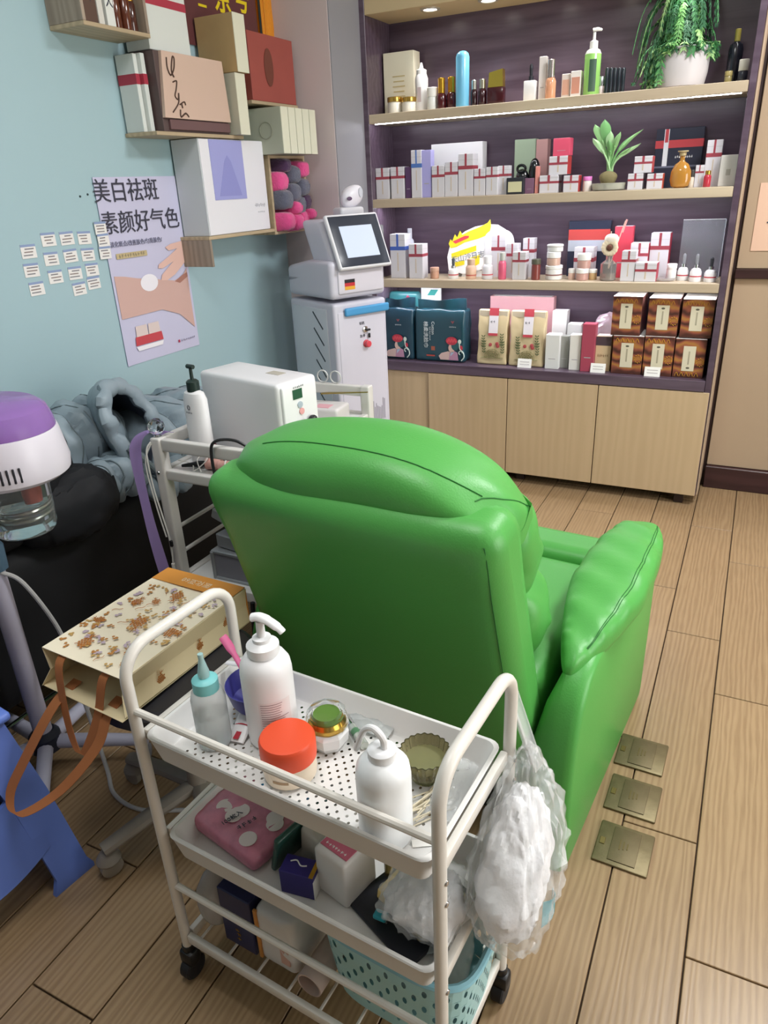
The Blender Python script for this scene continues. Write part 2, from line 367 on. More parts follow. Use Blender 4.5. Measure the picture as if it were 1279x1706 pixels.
# floor sockets
BRASS = mat('#766b50', 0.5, 0.65, bump=0.25, bscale=45, var=0.25, name='worn_brass')
for i, (x, y) in enumerate(((-0.078, 1.268), (-0.081, 1.428), (-0.084, 1.587))):
    t = thing('floor_socket', ['square brass floor socket cover nearest the camera', 'square brass floor socket cover, middle of the row', 'square brass floor socket cover partly under the chair arm'][i], 'floor socket', (x, y, 0.0), R(-1.5), 'brass floor sockets in a row')
    MB().rbox((0,0,0.003), (0.12,0.12,0.007), 0.0035, 2).build('plate', BRASS, t)
    lid = MB().rbox((0.002,0,0.0075), (0.06,0.098,0.003), 0.0012, 2).build('flip_lid', mat('#6c6148', 0.55, 0.6, bump=0.15, bscale=60, var=0.15), t)
    for q in range(3): MB().box((-0.002+0.008*q-0.006, 0, 0.0094), (0.003,0.03-0.006*q,0.0008)).build('embossed_text', mat('#6a5e3c', 0.6, 0.7), lid)
    MB().rbox((-0.047,-0.002,0.0072), (0.012,0.02,0.0022), 0.0008, 1).build('latch', mat('#7a6d45', 0.4, 0.9), t)
# ================================================================== left wall: crates, boxes, poster, stickers
CR = wood('crate_wood', '#a8967a', '#bfab8c', 'Y', 1.6, 0.55, 0, 0.05); CRS = wood('crate_side', '#8a7c6e', '#a39484', 'Z', 1.6, 0.6, 0, 0.05)
XF = -1.858
def wbx(t, name, m, x0, x1, y0, y1, z0, z1, r=0.0015, lab=None):
    o = t.location
    return MB().rbox(((x0+x1)/2-o[0], (y0+y1)/2-o[1], (z0+z1)/2-o[2]), (x1-x0, y1-y0, z1-z0), r, 1).build(name, m, t, label=lab)
g = 0.012
def crate(label, y0, y1, z0, z1, sides='LRTB'):
    t = thing('wall_crate', label, 'shelf', (XL, (y0+y1)/2, z0), 0, 'wooden wall crates on the aqua wall')
    if 'B' in sides: wbx(t, 'bottom_board', CR, XL+0.001, XF, y0, y1, z0, z0+g)
    if 'T' in sides: wbx(t, 'top_board', CR, XL+0.001, XF, y0, y1, z1-g, z1)
    if 'L' in sides: wbx(t, 'side_board', CRS, XL+0.001, XF, y0, y0+g, z0+g, z1-(g if 'T' in sides else 0))
    if 'R' in sides: wbx(t, 'side_board', CRS, XL+0.001, XF, y1-g, y1, z0+g, z1-(g if 'T' in sides else 0))
    return t
crate('open wooden wall crate at the top left holding gold bottles', 1.863, 2.14, 1.86, 2.16)
t = thing('wall_crate', 'wooden wall ledge carrying the brown gift box', 'shelf', (XL, 2.35, 1.583), 0, 'wooden wall crates on the aqua wall')
wbx(t, 'bottom_board', CR, XL+0.001, XF, 2.10, 2.585, 1.583, 1.595)
t = thing('wall_crate', 'wooden wall ledge with short end board under the white purple box', 'shelf', (XL, 2.5, 1.238), 0, 'wooden wall crates on the aqua wall')
wbx(t, 'bottom_board', CR, XL+0.001, XF, 2.297, 2.735, 1.238, 1.25); wbx(t, 'end_board', CRS, XL+0.001, XF, 2.297, 2.309, 1.142, 1.238)
t = thing('wall_crate', 'wooden wall crate stuffed with rolled pink and grey towels', 'shelf', (XL, 2.88, 1.225), 0, 'wooden wall crates on the aqua wall')
wbx(t, 'side_board', CR, XL+0.001, XF, 2.737, 2.75, 1.225, 1.53); wbx(t, 'side_board', CR, XL+0.001, XF, 3.005, 3.018, 1.225, 1.53)
wbx(t, 'top_board', CR, XL+0.001, XF, 2.751, 3.004, 1.518, 1.53); wbx(t, 'bottom_board', CR, XL+0.001, XF, 2.751, 3.004, 1.225, 1.237)
wbx(t, 'back_board', mat('#2f2c40', 0.8), XL+0.001, XL+0.008, 2.751, 3.004, 1.238, 1.517)
t = thing('wall_crate', 'wooden wall ledge under the red box', 'shelf', (XL, 2.83, 1.71), 0, 'wooden wall crates on the aqua wall')
wbx(t, 'bottom_board', CR, XL+0.001, XF, 2.665, 3.0, 1.71, 1.722)
# things in the top-left crate
def gbottle(label, y, h, r, body, cap, x=-1.9):
    t = thing('serum_bottle', label, 'bottle', (x, y, 1.8725), 0, 'bottles in the top left wall crate')
    MB().lathe([(r*.9,0),(r,.004),(r,h*.5),(r*.8,h*.55)], seg=16).build('body', mat(body, 0.15, coat=.5), t)
    MB().lathe([(r*.82,h*.551),(r*.85,h),(r*.7,h+.003)], seg=16).build('cap', mat(cap, 0.2, 1.0), t)
gbottle('dark bottle with tall gold cap, left in the top left crate', 2.025, .16, .017, '#5a2c1c', '#d6ab48', -1.885)
gbottle('dark bottle with tall gold cap, middle in the top left crate', 2.062, .165, .017, '#5a2c1c', '#d6ab48', -1.88)
gbottle('dark bottle with tall gold cap, right in the top left crate', 2.098, .15, .017, '#452018', '#caa04a', -1.89)
for i, (y, w_, c, la) in enumerate(((1.905, .05, '#584238', 'brown lettered carton inside the top left crate'), (1.945, .022, '#cfcdc6', 'thin pale carton inside the top left crate'), (1.985, .034, '#d9dcd8', 'white carton with brushed letter inside the top left crate'))):
    t = thing('product_carton', la, 'box', (-1.89, y, 1.8725), 0, 'cartons in the top left wall crate')
    MB().rbox((0,0,.075), (.05, w_, .15), .001, 1).build('carton', mat(c, 0.6), t)
    if i == 2: write('人', .03, frame((.0256,0,.06), (0,1,0), (0,0,1)), INK, t)
    if i == 0: marks(frame((.0256,0,.06), (0,1,0), (0,0,1)), .03, .02, 2, INK, t)
# boxes on the ledge under the big crate
WB = mat('#d3d8d4', 0.55, name='white_carton'); RB = mat('#a83648', 0.5, name='red_band')
def banded(label, y0, y1, x0, x1, z0, z1, b0, b1, name='product_carton', group=None, tilt=0):
    t = thing(name, label, 'box', ((x0+x1)/2, (y0+y1)/2, z0), 0, group)
    MB().rbox((0,0,(z1-z0)/2), (x1-x0, y1-y0, z1-z0), .0015, 1).build('carton', WB, t)
    MB().box((0,0,(b0+b1)/2-z0), (x1-x0+.0008, y1-y0+.0008, b1-b0)).build('red_band', RB, t)
    return t
banded('thin white carton with red band, nearest on the wall ledge', 2.105, 2.122, -1.993, -1.915, 1.5955, 1.822, 1.735, 1.765, group='thin red-banded cartons on the wall ledge')
banded('thin white carton with red band touching the brown gift box', 2.124, 2.142, -1.993, -1.9, 1.5955, 1.824, 1.735, 1.765, group='thin red-banded cartons on the wall ledge')
banded('large white carton with red band on top of the brown gift box', 2.16, 2.365, -1.985, -1.885, 1.836, 2.09, 1.963, 1.987)
# brown gift box with calligraphy lid
t = thing('gift_box', 'brown gift box with pink calligraphy front flap', 'box', (-1.93, 2.33, 1.5955)); BR = mat('#574746', 0.55, name='brown_card')
MB().rbox((0,0,.118), (.125, .36, .236), .0015, 1).build('body', BR, t)
fp = MB().prism([(-.18,-0.077),(.18,-.077),(.165,.118),(-.155,.118)], 0, .012, M=frame((.063,0,.118), (0,1,0), (0,0,1))).build('front_flap', mat('#cbb0a0', 0.55), t)
MB().rbox((.066,.01,.022), (.012, .33, .03), .001, 1).build('lower_flap', mat('#6a4f50', 0.55), t)
for k, pts in enumerate(([(-.135,.1),(-.137,.07),(-.125,.05),(-.105,.07),(-.097,.1),(-.105,.103),(-.118,.065),(-.11,.045)], [(-.12,.03),(-.1,.035),(-.108,.01),(-.118,-.01),(-.105,-.02),(-.098,0),(-.105,-.03),(-.14,-.06)], [(-.1,-.035),(-.075,-.025),(-.07,-.035)], [(-.09,-.03),(-.087,-.045)], [(-.1,-.05),(-.102,-.072),(-.075,-.06),(-.06,-.07)])):
    MB().tube(bez([(.0765, a, .118+b) for a, b in pts], 5), .0028, 6, flat=.7).build('calligraphy_stroke', mat('#4a352c', 0.6), fp)
# cream slip boxes and tan box
CREAM = mat('#d8d8c4', 0.55, name='cream_card'); TAN = mat('#b99c6e', 0.6, var=.15, bscale=9, name='tan_card')
t = thing('gift_box', 'tan faced box with cream spine beside the red pennant', 'box', (-1.898, 2.565, 1.80)); MB().rbox((0,0,.092), (.17, .07, .184), .0015, 1).build('box_body', TAN, t); MB().box((.0857,0,.092), (.002, .07, .184)).build('spine', CREAM, t)
t = thing('gift_box', 'cream upright box right of the brown gift box', 'box', (-1.905, 2.55, 1.5955)); MB().rbox((0,0,.101), (.165, .06, .202), .0015, 1).build('box_body', mat('#b9b8a6', 0.6), t); MB().box((.083,0,.101), (.002, .06, .202)).build('spine', CREAM, t); MB().box((-.02,-.0308,.17), (.035,.001,.04)).build('price_label', PAPER, t)
t = thing('gift_box', 'dull red box with dark oval emblem on the wall ledge', 'box', (-1.92, 2.835, 1.7225)); MB().rbox((0,0,.116), (.12, .315, .232), .0015, 1).build('box_body', mat('#9a4c44', 0.6, var=.1, bscale=8), t)
MB().lathe([(.001,0),(.042,.0002),(.044,.001),(.001,.0015)], M=frame((.061,-.03,.12), (0,1,0), (0,0,1)), seg=24, sx=.7, sy=1.5).build('emblem', mat('#6d3a2e', 0.6), t)
SG = 'sage slip boxes on the towel crate'
for i in range(5):
    t = thing('gift_box', ['sage slip box with round emblem, first of five on the towel crate', 'second of five sage slip boxes on the towel crate', 'middle of five sage slip boxes on the towel crate', 'fourth of five sage slip boxes on the towel crate', 'last of five sage slip boxes, against the column'][i], 'box', (-1.868, 2.737+i*.053, 1.5305), 0, SG)
    MB().rbox((0,0,.083), (.21, .05, .166), .0015, 1).build('box_body', mat('#a9ad9c', 0.6, name='sage_card'), t); MB().box((.1055,0,.083), (.002, .049, .165)).build('spine', CREAM, t)
    if i == 0: MB().tube([(math.cos(a)*.03+.03, -.0262, .085+math.sin(a)*.03) for a in [k*math.pi/12 for k in range(24)]], .0015, 5, closed=True).build('emblem_ring', mat('#8d907e', 0.6), t)
# white box with purple panel
t = thing('gift_box', 'big white box with lavender front panel on the wall ledge', 'box', (-1.93, 2.515, 1.2505)); MB().rbox((0,0,.165), (.125, .40, .33), .0015, 1).build('box_body', [mat('#cfd3d6', 0.5)], t); MB().rbox((.0635,0,.165), (.004,.396,.326), .0008, 1).build('front_sheet', mat('#e3e3ea', 0.4), t)
p = MB().box((.0665,-.045,.225), (.0015,.2,.205)).build('lavender_panel', mat('#9c9fd6', 0.45), t)
MB().prism([(-.07,-.09),(.07,-.09),(.02,.03),(0,.05),(-.02,.03)], 0, .0006, M=frame((.0673,-.045,.225), (0,1,0), (0,0,1))).build('printed_arch', mat('#8d90cc', 0.5), p)
marks(frame((.066,.14,.095), (0,1,0), (0,0,1)), .075, .014, 6, mat('#9a9aa4', 0.6), t, seed=2); marks(frame((.066,.145,.07), (0,1,0), (0,0,1)), .05, .006, 8, mat('#b5b5bd', 0.6), t, seed=3)
# rolled towels
TC = {'p': mat('#e0508f', 0.95, bump=.9, bscale=160, sheen=.4, name='pink_terry'), 'g': mat('#5d5f70', 0.95, bump=.9, bscale=160, sheen=.4, name='grey_terry'), 'v': mat('#4a2f52', 0.95, bump=.9, bscale=160, sheen=.4, name='plum_terry')}
TN = {'p': 'pink', 'g': 'grey', 'v': 'plum'}
tw = [('p',2.79,1.43,.036,'upper left'),('g',2.87,1.455,.034,'upper middle'),('p',2.945,1.475,.032,'top right'),('v',2.82,1.49,.026,'top left under the crate lid'),('g',2.79,1.36,.036,'left centre'),('g',2.86,1.385,.036,'centre'),('p',2.85,1.325,.026,'small one in the centre'),('g',2.93,1.405,.034,'right of centre'),('v',2.965,1.345,.032,'right edge'),('g',2.905,1.335,.036,'lower centre'),('p',2.785,1.275,.034,'bottom left'),('p',2.855,1.268,.032,'bottom centre'),('p',2.92,1.277,.033,'bottom right'),('p',2.975,1.295,.022,'lowest at the right edge')]
for c, y, z, r, la in tw:
    t = thing('rolled_towel', 'rolled %s towel in the wall crate, %s' % (TN[c], la), 'towel', (-1.9, y, z), 0, 'rolled towels in the wall crate')
    rnd = random.Random(int(y*1000+z*977))
    dx = .01+rnd.random()*.03
    MB().puff((dx*.5-.005,0,0), (.15+dx, 2*r, 2*r), n=(12,), e=4.2, fn=lambda q: (q.x+.15*q.y*math.sin(y*90), q.y*(1.08+.10*noise3(q.x*60+y*50,q.y*70,q.z*70)), q.z*(1.08+.10*noise3(q.z*70,q.x*60,q.y*70+z*40)))).build('roll', TC[c], t)
    sp = [(.0665+dx, a*.0035*(r/.034)*math.cos(a), a*.0035*(r/.034)*math.sin(a)) for a in [1+k*.45 for k in range(14)]]
    MB().tube(sp, .0035, 6).build('spiral_fold', TC[c], t)
# pennant with tassel fringe
t = thing('silk_pennant', 'dark red silk pennant with gold characters and tassel fringe', 'pennant', (XL+.006, 2.75, 2.1))
MB().box((0,-.06,.02), (.006,.54,.44)).build('cloth', mat('#5a2427', 0.6, sheen=.3), t)
MB().box((.004,.205,.02), (.004,.012,.44)).build('gold_edge', GOLD, t)
GY = mat('#e5cf1e', 0.5, name='yellow_ink')
for ch, y, z, s_ in (('京', -.02, -.028, .11), ('号', .1, -.01, .11), ('二', -.15, -.055, .05), ('贵', -.16, .01, .08)):
    write(ch, s_, frame((.0037,y,z+.0), (0,1,0), (0,0,1)), GY, t, bold=.002)
fm = mat('#e0921a', 0.6, name='fringe'); rnd = random.Random(3)
for k in range(26):
    y = .215+rnd.random()*.05; a = rnd.random()*.03
    MB().tube(bez([(.006+rnd.random()*.02, y, .24), (.012+rnd.random()*.02, y+a*.5, .05), (.012+rnd.random()*.02, y+a, -.12-rnd.random()*.22 if k%3 else -.38)], 4), .005, 5).build('fringe_strand', fm, t)
# poster
t = thing('wall_poster', 'lavender skin care poster with hand and cream jar on the aqua wall', 'poster', (XL+.001, 2.115, 1.15))
PM = frame((.0005,0,0), (0,1,0), (0,0,1))
MB().grid(lambda a, b: (.001+.004*(max(0,abs(a-.5)-.42)/.08)**2*.6, (a-.5)*.40, (b-.5)*.625), 17, 21, thick=.0006).build('sheet', mat('#c5c4de', 0.45, name='poster_paper'), t)
def pp(poly, col, z, name): return MB().prism(poly, z, z+.0003, M=PM).build(name, mat(col, 0.5), t, smooth=0)
def P2(u_, v_): return ((u_-.5)*.4, (.5-v_)*.625)
pp([P2(.03,.5),P2(.03,.735),P2(.55,.73),P2(.78,.78),P2(.97,.88),P2(.97,.52),P2(.9,.56),P2(.78,.58),P2(.55,.555),P2(.3,.53),P2(.15,.51)][::-1], '#cdaaa2', .0035, 'printed_body')
pp([P2(.78,.585),P2(.9,.555),P2(.97,.545),P2(.97,.57),P2(.85,.6)][::-1], '#a8776a', .0037, 'printed_shadow')
pp([P2(.97,.36),P2(.8,.37),P2(.72,.385),P2(.76,.405),P2(.88,.4),P2(.74,.44),P2(.6,.475),P2(.585,.495),P2(.64,.5),P2(.8,.47),P2(.62,.535),P2(.6,.565),P2(.68,.57),P2(.8,.545),P2(.97,.48)][::-1], '#dfb9ae', .004, 'printed_hand')
pp([(P2(.44,.565)[0]+.045*math.cos(a), P2(.44,.565)[1]+.03*math.sin(a)) for a in [k*math.pi/10 for k in range(20)]], '#eceaf2', .0043, 'printed_cotton_pad')
for dx in (-.0, .1):
    pp([P2(.17+dx*1.6,.79),P2(.31+dx*1.6,.79),P2(.32+dx*1.6,.89),P2(.16+dx*1.6,.89)][::-1], '#d9c9c6', .0043, 'printed_jar')
pp([P2(.15,.85),P2(.49,.85),P2(.5,.9),P2(.14,.9)][::-1], '#c24a52', .0046, 'printed_jar_band'); pp([P2(.14,.905),P2(.5,.905),P2(.48,.93),P2(.16,.93)][::-1], '#eceaf0', .0046, 'printed_jar_base')
write('美白祛斑', .078, PM@Matrix.Translation((-.055,.265,.0036)), INK, t, name='poster_heading')
write('素颜好气色', .078, PM@Matrix.Translation((-.005,.165,.0036)), INK, t, name='poster_heading')
write('淡化斑点/改善肤色/匀亮肤色/', .02, PM@Matrix.Translation((-.05,.1,.0036)), mat('#6f7088', 0.6), t, name='poster_caption')
MB().box((-.085,.062,.0037), (.15,.018,.0004), M=PM).build('caption_bar', mat('#bfae86', 0.6), t); marks(PM@Matrix.Translation((-.085,.062,.0041)), .13, .012, 10, mat('#7d7460', 0.6), t, name='poster_caption', seed=4)
MB().box((.085,-.275,.0037), (.01,.01,.0004), M=PM).build('logo_mark', mat('#a83a58', 0.6), t); marks(PM@Matrix.Translation((.138,-.275,.0037)), .085, .009, 9, mat('#8a86a0', 0.6), t, name='poster_caption', seed=5)
# price stickers
ST = [(1.61, 1.261), (1.692, 1.289), (1.764, 1.287), (1.835, 1.283), (1.907, 1.308), (1.605, 1.207), (1.687, 1.232), (1.764, 1.234), (1.836, 1.231), (1.91, 1.27), (1.609, 1.152), (1.688, 1.178), (1.768, 1.18), (1.841, 1.183), (1.907, 1.23), (1.772, 1.13), (1.837, 1.141)]
CN = ['first', 'second', 'third', 'fourth', 'fifth']; RN = ['top', 'second', 'third', 'fourth']
RC = [(0,0),(0,1),(0,2),(0,3),(0,4),(1,0),(1,1),(1,2),(1,3),(1,4),(2,0),(2,1),(2,2),(2,3),(2,4),(3,2),(3,3)]
rnd = random.Random(11)
for i, (y, z) in enumerate(ST):
    rr, cc = RC[i]
    o = thing('price_sticker', 'small printed price sticker on the aqua wall, %s row, %s column from the left' % (RN[rr], CN[cc]), 'sticker', (XL+.0005+(.005 if cc == 4 else 0), y, z), 0, 'price stickers on the aqua wall', rot=(R(rnd.uniform(-2,2)), 0, 0))
    w_ = .054 if cc < 4 else .05
    MB().box((.0008,0,0), (.0012,w_,.04)).build('paper', mat('#e6e4e2', 0.5), o); MB().box((.0015,0,.0165), (.0004,w_,.007)).build('header', mat('#8a9cc0', 0.5), o)
    for k in range(3):
        l_ = rnd.uniform(.45,.75)*w_
        MB().box((.0015,(rnd.random()-.6)*.01,.007-.009*k), (.0004,l_,.0035)).build('text_line', mat(['#7c7a80','#8f827e','#84848a'][k], 0.6), o)
# ================================================================== green recliner
GL = mat('#51a24c', 0.4, bump=.10, bscale=260, name='green_leather'); GLD = mat('#1c6a26', 0.6, name='green_thread')
ch = thing('recliner_chair', 'bright green leather recliner armchair seen from behind', 'armchair', (-.583, 1.536, 0), R(-5))
def onto(o, pts, off=.0006):
    out = []
    for p in pts:
        ok, c, n, i = o.closest_point_on_mesh(Vector(p)); out.append(c+n*off)
    return out
MB().rbox((0,.0,.07), (.62,.56,.1), .01, 2).build('base', mat('#20241f', 0.7), ch)
MB().rblock((0,-.03,.35), (.668,.54,.21), .035, 16, fn=lambda q: (q.x, q.y, q.z+(.008*(1-(q.x/.334)**2)*(1-(q.y/.27)**2) if q.z > 0 else 0))).build('seat_cushion', GL, ch)
MB().rblock((0,.315,.275), (.664,.15,.395), .04, 14, fn=lambda q: (q.x, q.y+.006*math.cos(q.z*9), q.z)).build('footrest_pad', GL, ch)
def arm(s):
    prof = [(-.355,.0),(.345,.0),(.355,.02),(.36,.20),(.36,.40),(.345,.465),(.30,.49),(.1,.495),(-.1,.495),(-.22,.49),(-.275,.47),(-.315,.42),(-.345,.34),(-.358,.2)]
    n = len(prof); mb = MB(); xs_ = [(.336,.955),(.339,.975),(.346,.992),(.356,1),(.38,1),(.408,1),(.42,.992),(.427,.975),(.43,.955)]
    cy, cz = 0, .25; vs = []; fs = []
    for x, k in xs_:
        for (y, z) in prof:
            zz = max(0, cz+(z-cz)*k); inn = max(0, (zz-.3)/.2)**2
            xx = x+(.05*inn if x < .38 else 0)*max(0, (.39-x)/.055)
            vs.append((s*xx, cy+(y-cy)*k, zz))
    for i in range(len(xs_)-1):
        for j in range(n): fs.append((i*n+j, i*n+(j+1)%n, (i+1)*n+(j+1)%n, (i+1)*n+j))
    fs += [tuple(range(n)), tuple((len(xs_)-1)*n+j for j in range(n))]
    mb.add(vs, fs); mb.build('arm_panel', GL, ch, smooth=40)
    def pf(q):
        u = max(0, min(1, (q.y+.32)/.64)); wd = .30+.70*min(1, u/.42)**.75 if u < .42 else 1-.16*((u-.42)/.58)**2
        ed = abs(q.x)/.084
        z = q.z*(1-.25*(1-u))+.050*u-.03+.022*math.sin(math.pi*u)
        if q.z > 0: z += .0045*math.sin(q.y*150+2.2*math.sin(q.y*23)+q.x*14*s)*max(0, ed-.35)*(1.2-ed*.3)+.003*math.sin(q.y*61+q.x*30)
        return (q.x*wd, q.y, z)
    p = MB().puff((s*.383,.045,.505), (.172,.64,.105), n=(46,), e=3.0, fn=pf).build('arm_pad', GL, ch)
    for dx in (.052, .058):
        st_ = []
        for k in range(41):
            u = k/40; y = -.27+.56*u; ww = pf(Vector((dx, y, .05))); st_.append((s*.383+s*ww[0], .045+y, .62))
        st_ = [(x, y, .505+pf(Vector(((x-s*.383)*s*0+dx, y-.045, .045)))[2]) for x, y, z in st_]
        MB().tube(onto(p, st_), .0009, 5).build('stitch_line', GLD, p)
arm(1); arm(-1)
# back shell, leaning backwards
def lean(x, y, z):           # z along the back, y forward of the rear face
    t_ = (z-.12)/.75; a = R(14.5); yy = -.30-.21*t_
    return (x, yy+y*math.cos(a), z+y*math.sin(a)*.6)
def shell(q):
    x, y, z = q.x, q.y+.06, q.z+.498
    bow = .008*(1-(x/.33)**2)
    wing = .035*max(0, (x-.25)/.08)*max(0, 1-(z-.12)/.6)          # lower right wing flares
    return lean(x-.012+wing*.6, y-bow*(1 if q.y < 0 else 0)-.006*math.sin(math.pi*min(1,max(0,(z-.74)/.13)))*(1 if q.y < 0 else 0), z)
bsh = MB().rblock((0,0,0), (.664,.13,.756), .045, 24, fn=shell).build('back_shell', GL, ch)
MB().tube(onto(bsh, [lean(.308, -.02, .16+.70*k/16) for k in range(17)]), .0011, 5).build('stitch_line', GLD, bsh)
def cush(cz, cy, w_, d, h, top, ph=0):
    def fn(q):
        x, y, z = q.x, q.y, q.z
        ex = max(0, abs(x)/(w_/2)-.55)/.45
        y += .010*ex*math.sin(z*60+5*x+ph)+.004*math.sin(x*17+z*9+ph)
        z += .010*ex*ex*math.sin(q.y*60+z*26+ph)+.004*math.sin(x*13+1.2+ph)*(1 if q.z > 0 else 0)
        if top: z -= .05*(abs(x)/(w_/2))**3.0*(1 if q.z > 0 else .3)
        return Vector(lean(x-(.02 if top else .005), y+cy, z+cz))
    return fn
hf = cush(.845, .138, .65, .25, .205, True)
hd = MB().puff((0,0,0), (.66,.25,.215), n=(34,), e=3.0, fn=hf).build('headrest_cushion', GL, ch)
MB().puff((0,0,0), (.64,.2,.30), n=(30,), e=3.0, fn=cush(.72, .175, .64, .2, .3, False, 1.3)).build('upper_cushion', GL, ch)
MB().puff((0,0,0), (.65,.24,.27), n=(26,), e=2.8, fn=cush(.53, .185, .65, .24, .27, False, 2.6)).build('lumbar_cushion', GL, ch)
MB().tube(onto(hd, [lean(-.22+.51*k/40, .08, .97-.05*abs((-.22+.51*k/40)/.315)**3) for k in range(41)]), .0012, 5).build('stitch_line', GLD, hd)
MB().tube(onto(hd, [lean(.30, .06+.012*k, .95-.012*k) for k in range(14)]), .0011, 5).build('stitch_line', GLD, hd)
# ================================================================== white three-tier trolley
TWT = mat('#dcd8d1', 0.32, name='trolley_paint'); TTR = mat('#dddcda', 0.38, name='tray_plastic')
TX, TY, TA = -.5125, .736, R(-4)
tr = thing('salon_trolley', 'white three-tier rolling trolley with bottles on its top tray', 'trolley', (TX, TY, 0), TA)
HL, HD, TR_ = .272, .122, .0098
def TW(x, y, z): return (TX+math.cos(TA)*x-math.sin(TA)*y, TY+math.sin(TA)*x+math.cos(TA)*y, z)
for s in (-1, 1):
    top, c_ = .758, .052; pts = [(s*HL,-HD,.08),(s*HL,-HD,.3),(s*HL,-HD,.55)]
    pts += [(s*HL, -HD+c_-c_*math.cos(a), top-c_+c_*math.sin(a)) for a in [k*math.pi/16 for k in range(9)]]
    pts += [(s*HL, HD-c_+c_*math.sin(a), top-c_+c_*math.cos(a)) for a in [k*math.pi/16 for k in range(9)]]
    pts += [(s*HL,HD,.55),(s*HL,HD,.3),(s*HL,HD,.08)]
    MB().tube(pts, TR_, 14).build('handle_frame', TWT, tr)
    for z in (.607, .385, .12): MB().rbox((s*(HL-.004),0,z-.012), (.012,2*HD-.02,.022), .003, 2).build('end_bar', TWT, tr)
    for yy in (-HD, HD):
        for z in (.585, .545, .365, .255): MB().lathe([(.0045,0),(.004,.002),(.001,.003)], M=frame((s*(HL+TR_*.95),yy,z), (0,1,0), (0,0,1)) if s > 0 else frame((s*(HL+TR_*.95),yy,z), (0,0,1), (0,1,0)), seg=10).build('screw', CHROME, tr)
        w_ = MB()
        w_.tube([(s*HL,yy,.075),(s*HL,yy,.088)], .012, 12); cst = w_.build('caster', BLACKP, tr)
        MB().rbox((s*HL,yy,.055), (.034,.03,.038), .008, 2).build('caster_fork', BLACKP, cst)
        MB().lathe([(.008,-.013),(.022,-.012),(.025,-.009),(.025,.009),(.022,.012),(.008,.013)], M=frame((s*HL,yy,.025), (0,1,0), (0,0,1)), seg=18).build('caster_wheel', mat('#1c1c20', 0.6), cst)
for yy, z in ((-HD,.652),(-HD,.252),(HD,.252)): MB().tube([(-HL,yy,z),(HL,yy,z)], .0062, 10).build('side_rail', TWT, tr)
for yy in (-HD, HD): MB().rbox((0,yy,.112), (2*HL-.02,.012,.022), .003, 2).build('base_rail', TWT, tr)
for k in range(8): MB().tube([(-.24+.48*k/7,-HD,.113),(-.24+.48*k/7,HD,.113)], .003, 6).build('base_wire', TWT, tr)
def tray(zt, zb, zf, holes):
    L_, D_, t_ = HL-.012, HD+.004, .004; ins = .014
    o1 = [(-L_,-D_),(L_,-D_),(L_,D_),(-L_,D_)]
    def rr(l, d, r, z, n=4):
        out = []
        for cx_, cy_, a0 in ((l-r,-(d-r),-90),(l-r,d-r,0),(-(l-r),d-r,90),(-(l-r),-(d-r),180)):
            for k in range(n+1):
                a = R(a0+90*k/n); out.append((cx_+r*math.cos(a), cy_+r*math.sin(a), z))
        return out
    rings = [rr(L_-.012,D_-.012,.016,zb), rr(L_-.002,D_-.002,.02,zt-.006), rr(L_,D_,.02,zt-.002), rr(L_-.002,D_-.002,.02,zt), rr(L_-.007,D_-.007,.018,zt), rr(L_-.009,D_-.009,.018,zt-.003), rr(L_-.02,D_-.02,.014,zf+.003), rr(L_-.024,D_-.024,.012,zf)]
    n = len(rings[0]); vs = [p for r_ in rings for p in r_]; fs = []
    for i in range(len(rings)-1):
        for k in range(n): fs.append((i*n+k, i*n+(k+1)%n, (i+1)*n+(k+1)%n, (i+1)*n+k))
    m = MB(); m.add(vs, fs); t = m.build('tray', TTR, tr, smooth=40)
    l, d = L_-.024, D_-.024
    if holes:
        nu, nv = 54, 21
        def fn(u_, v_):
            return (-l+2*l*u_, -d+2*d*v_, zf)
        MB().holed(fn, nu, nv, .55, .55, skip=lambda i, j: i < 3 or i > nu-4 or j < 1 or j > nv-2 or (i+j) % 2 == 1).build('perforated_floor', TTR, t, smooth=0)
    else:
        MB().box((0,0,zf-.002), (2*l,2*d,.004)).build('tray_floor', TTR, t)
    return t
tray(.608, .556, .567, True); tray(.387, .333, .341, False)

# ---- things on the top tray (world coordinates)
ZT = .5675
FR = mat('#e9ecee', 0.25, trans=.25, ior=1.3, alpha=1, name='frosted_plastic')
t = thing('pump_bottle', 'large white pump bottle with printed back label on the trolley', 'bottle', (-.611, .752, ZT), R(10))
MB().lathe([(.036,0),(.041,.004),(.042,.012),(.042,.135),(.040,.15),(.033,.162),(.024,.167),(.024,.170)], seg=32).build('bottle_body', mat('#e9e8ea', 0.38, sss=.35), t)
MB().lathe([(.025,.1675),(.026,.170),(.026,.184),(.02,.188),(.015,.191),(.015,.197),(.007,.199),(.0065,.226)], seg=24).build('pump_collar', mat('#eeeef0', 0.35), t)
MB().tube(bez([(-.012,-.0,.231),(.0,0,.2335),(.018,-.004,.231),(.036,-.008,.223),(.043,-.0095,.217)], 4), [.0085]*4+[.009]*4+[.008]*4+[.0065]*4+[.005], 12, flat=.75).build('pump_spout', mat('#f2f2f4', 0.35), t)
def wrapf(r, a0, a1, z0, z1):
    return lambda u_, v_: (r*math.cos(a0+(a1-a0)*u_), r*math.sin(a0+(a1-a0)*u_), z0+(z1-z0)*v_)
lb = MB().grid(wrapf(.0424, R(-88), R(-15), .02, .1), 14, 4).build('back_label', mat('#e6dfe0', 0.5), t)
rnd = random.Random(5)
for k in range(17):
    z = .096-.0044*k; e_ = R(-22)-R(rnd.random()*22)
    MB().grid(wrapf(.0427, R(-84), e_, z-.0011, z), 12, 2).build('label_text_line', mat('#8c757a', 0.6), lb)
t = thing('dropper_bottle', 'clear squeeze bottle with aqua tip cap at the trolley left end', 'bottle', (-.694, .700, ZT))
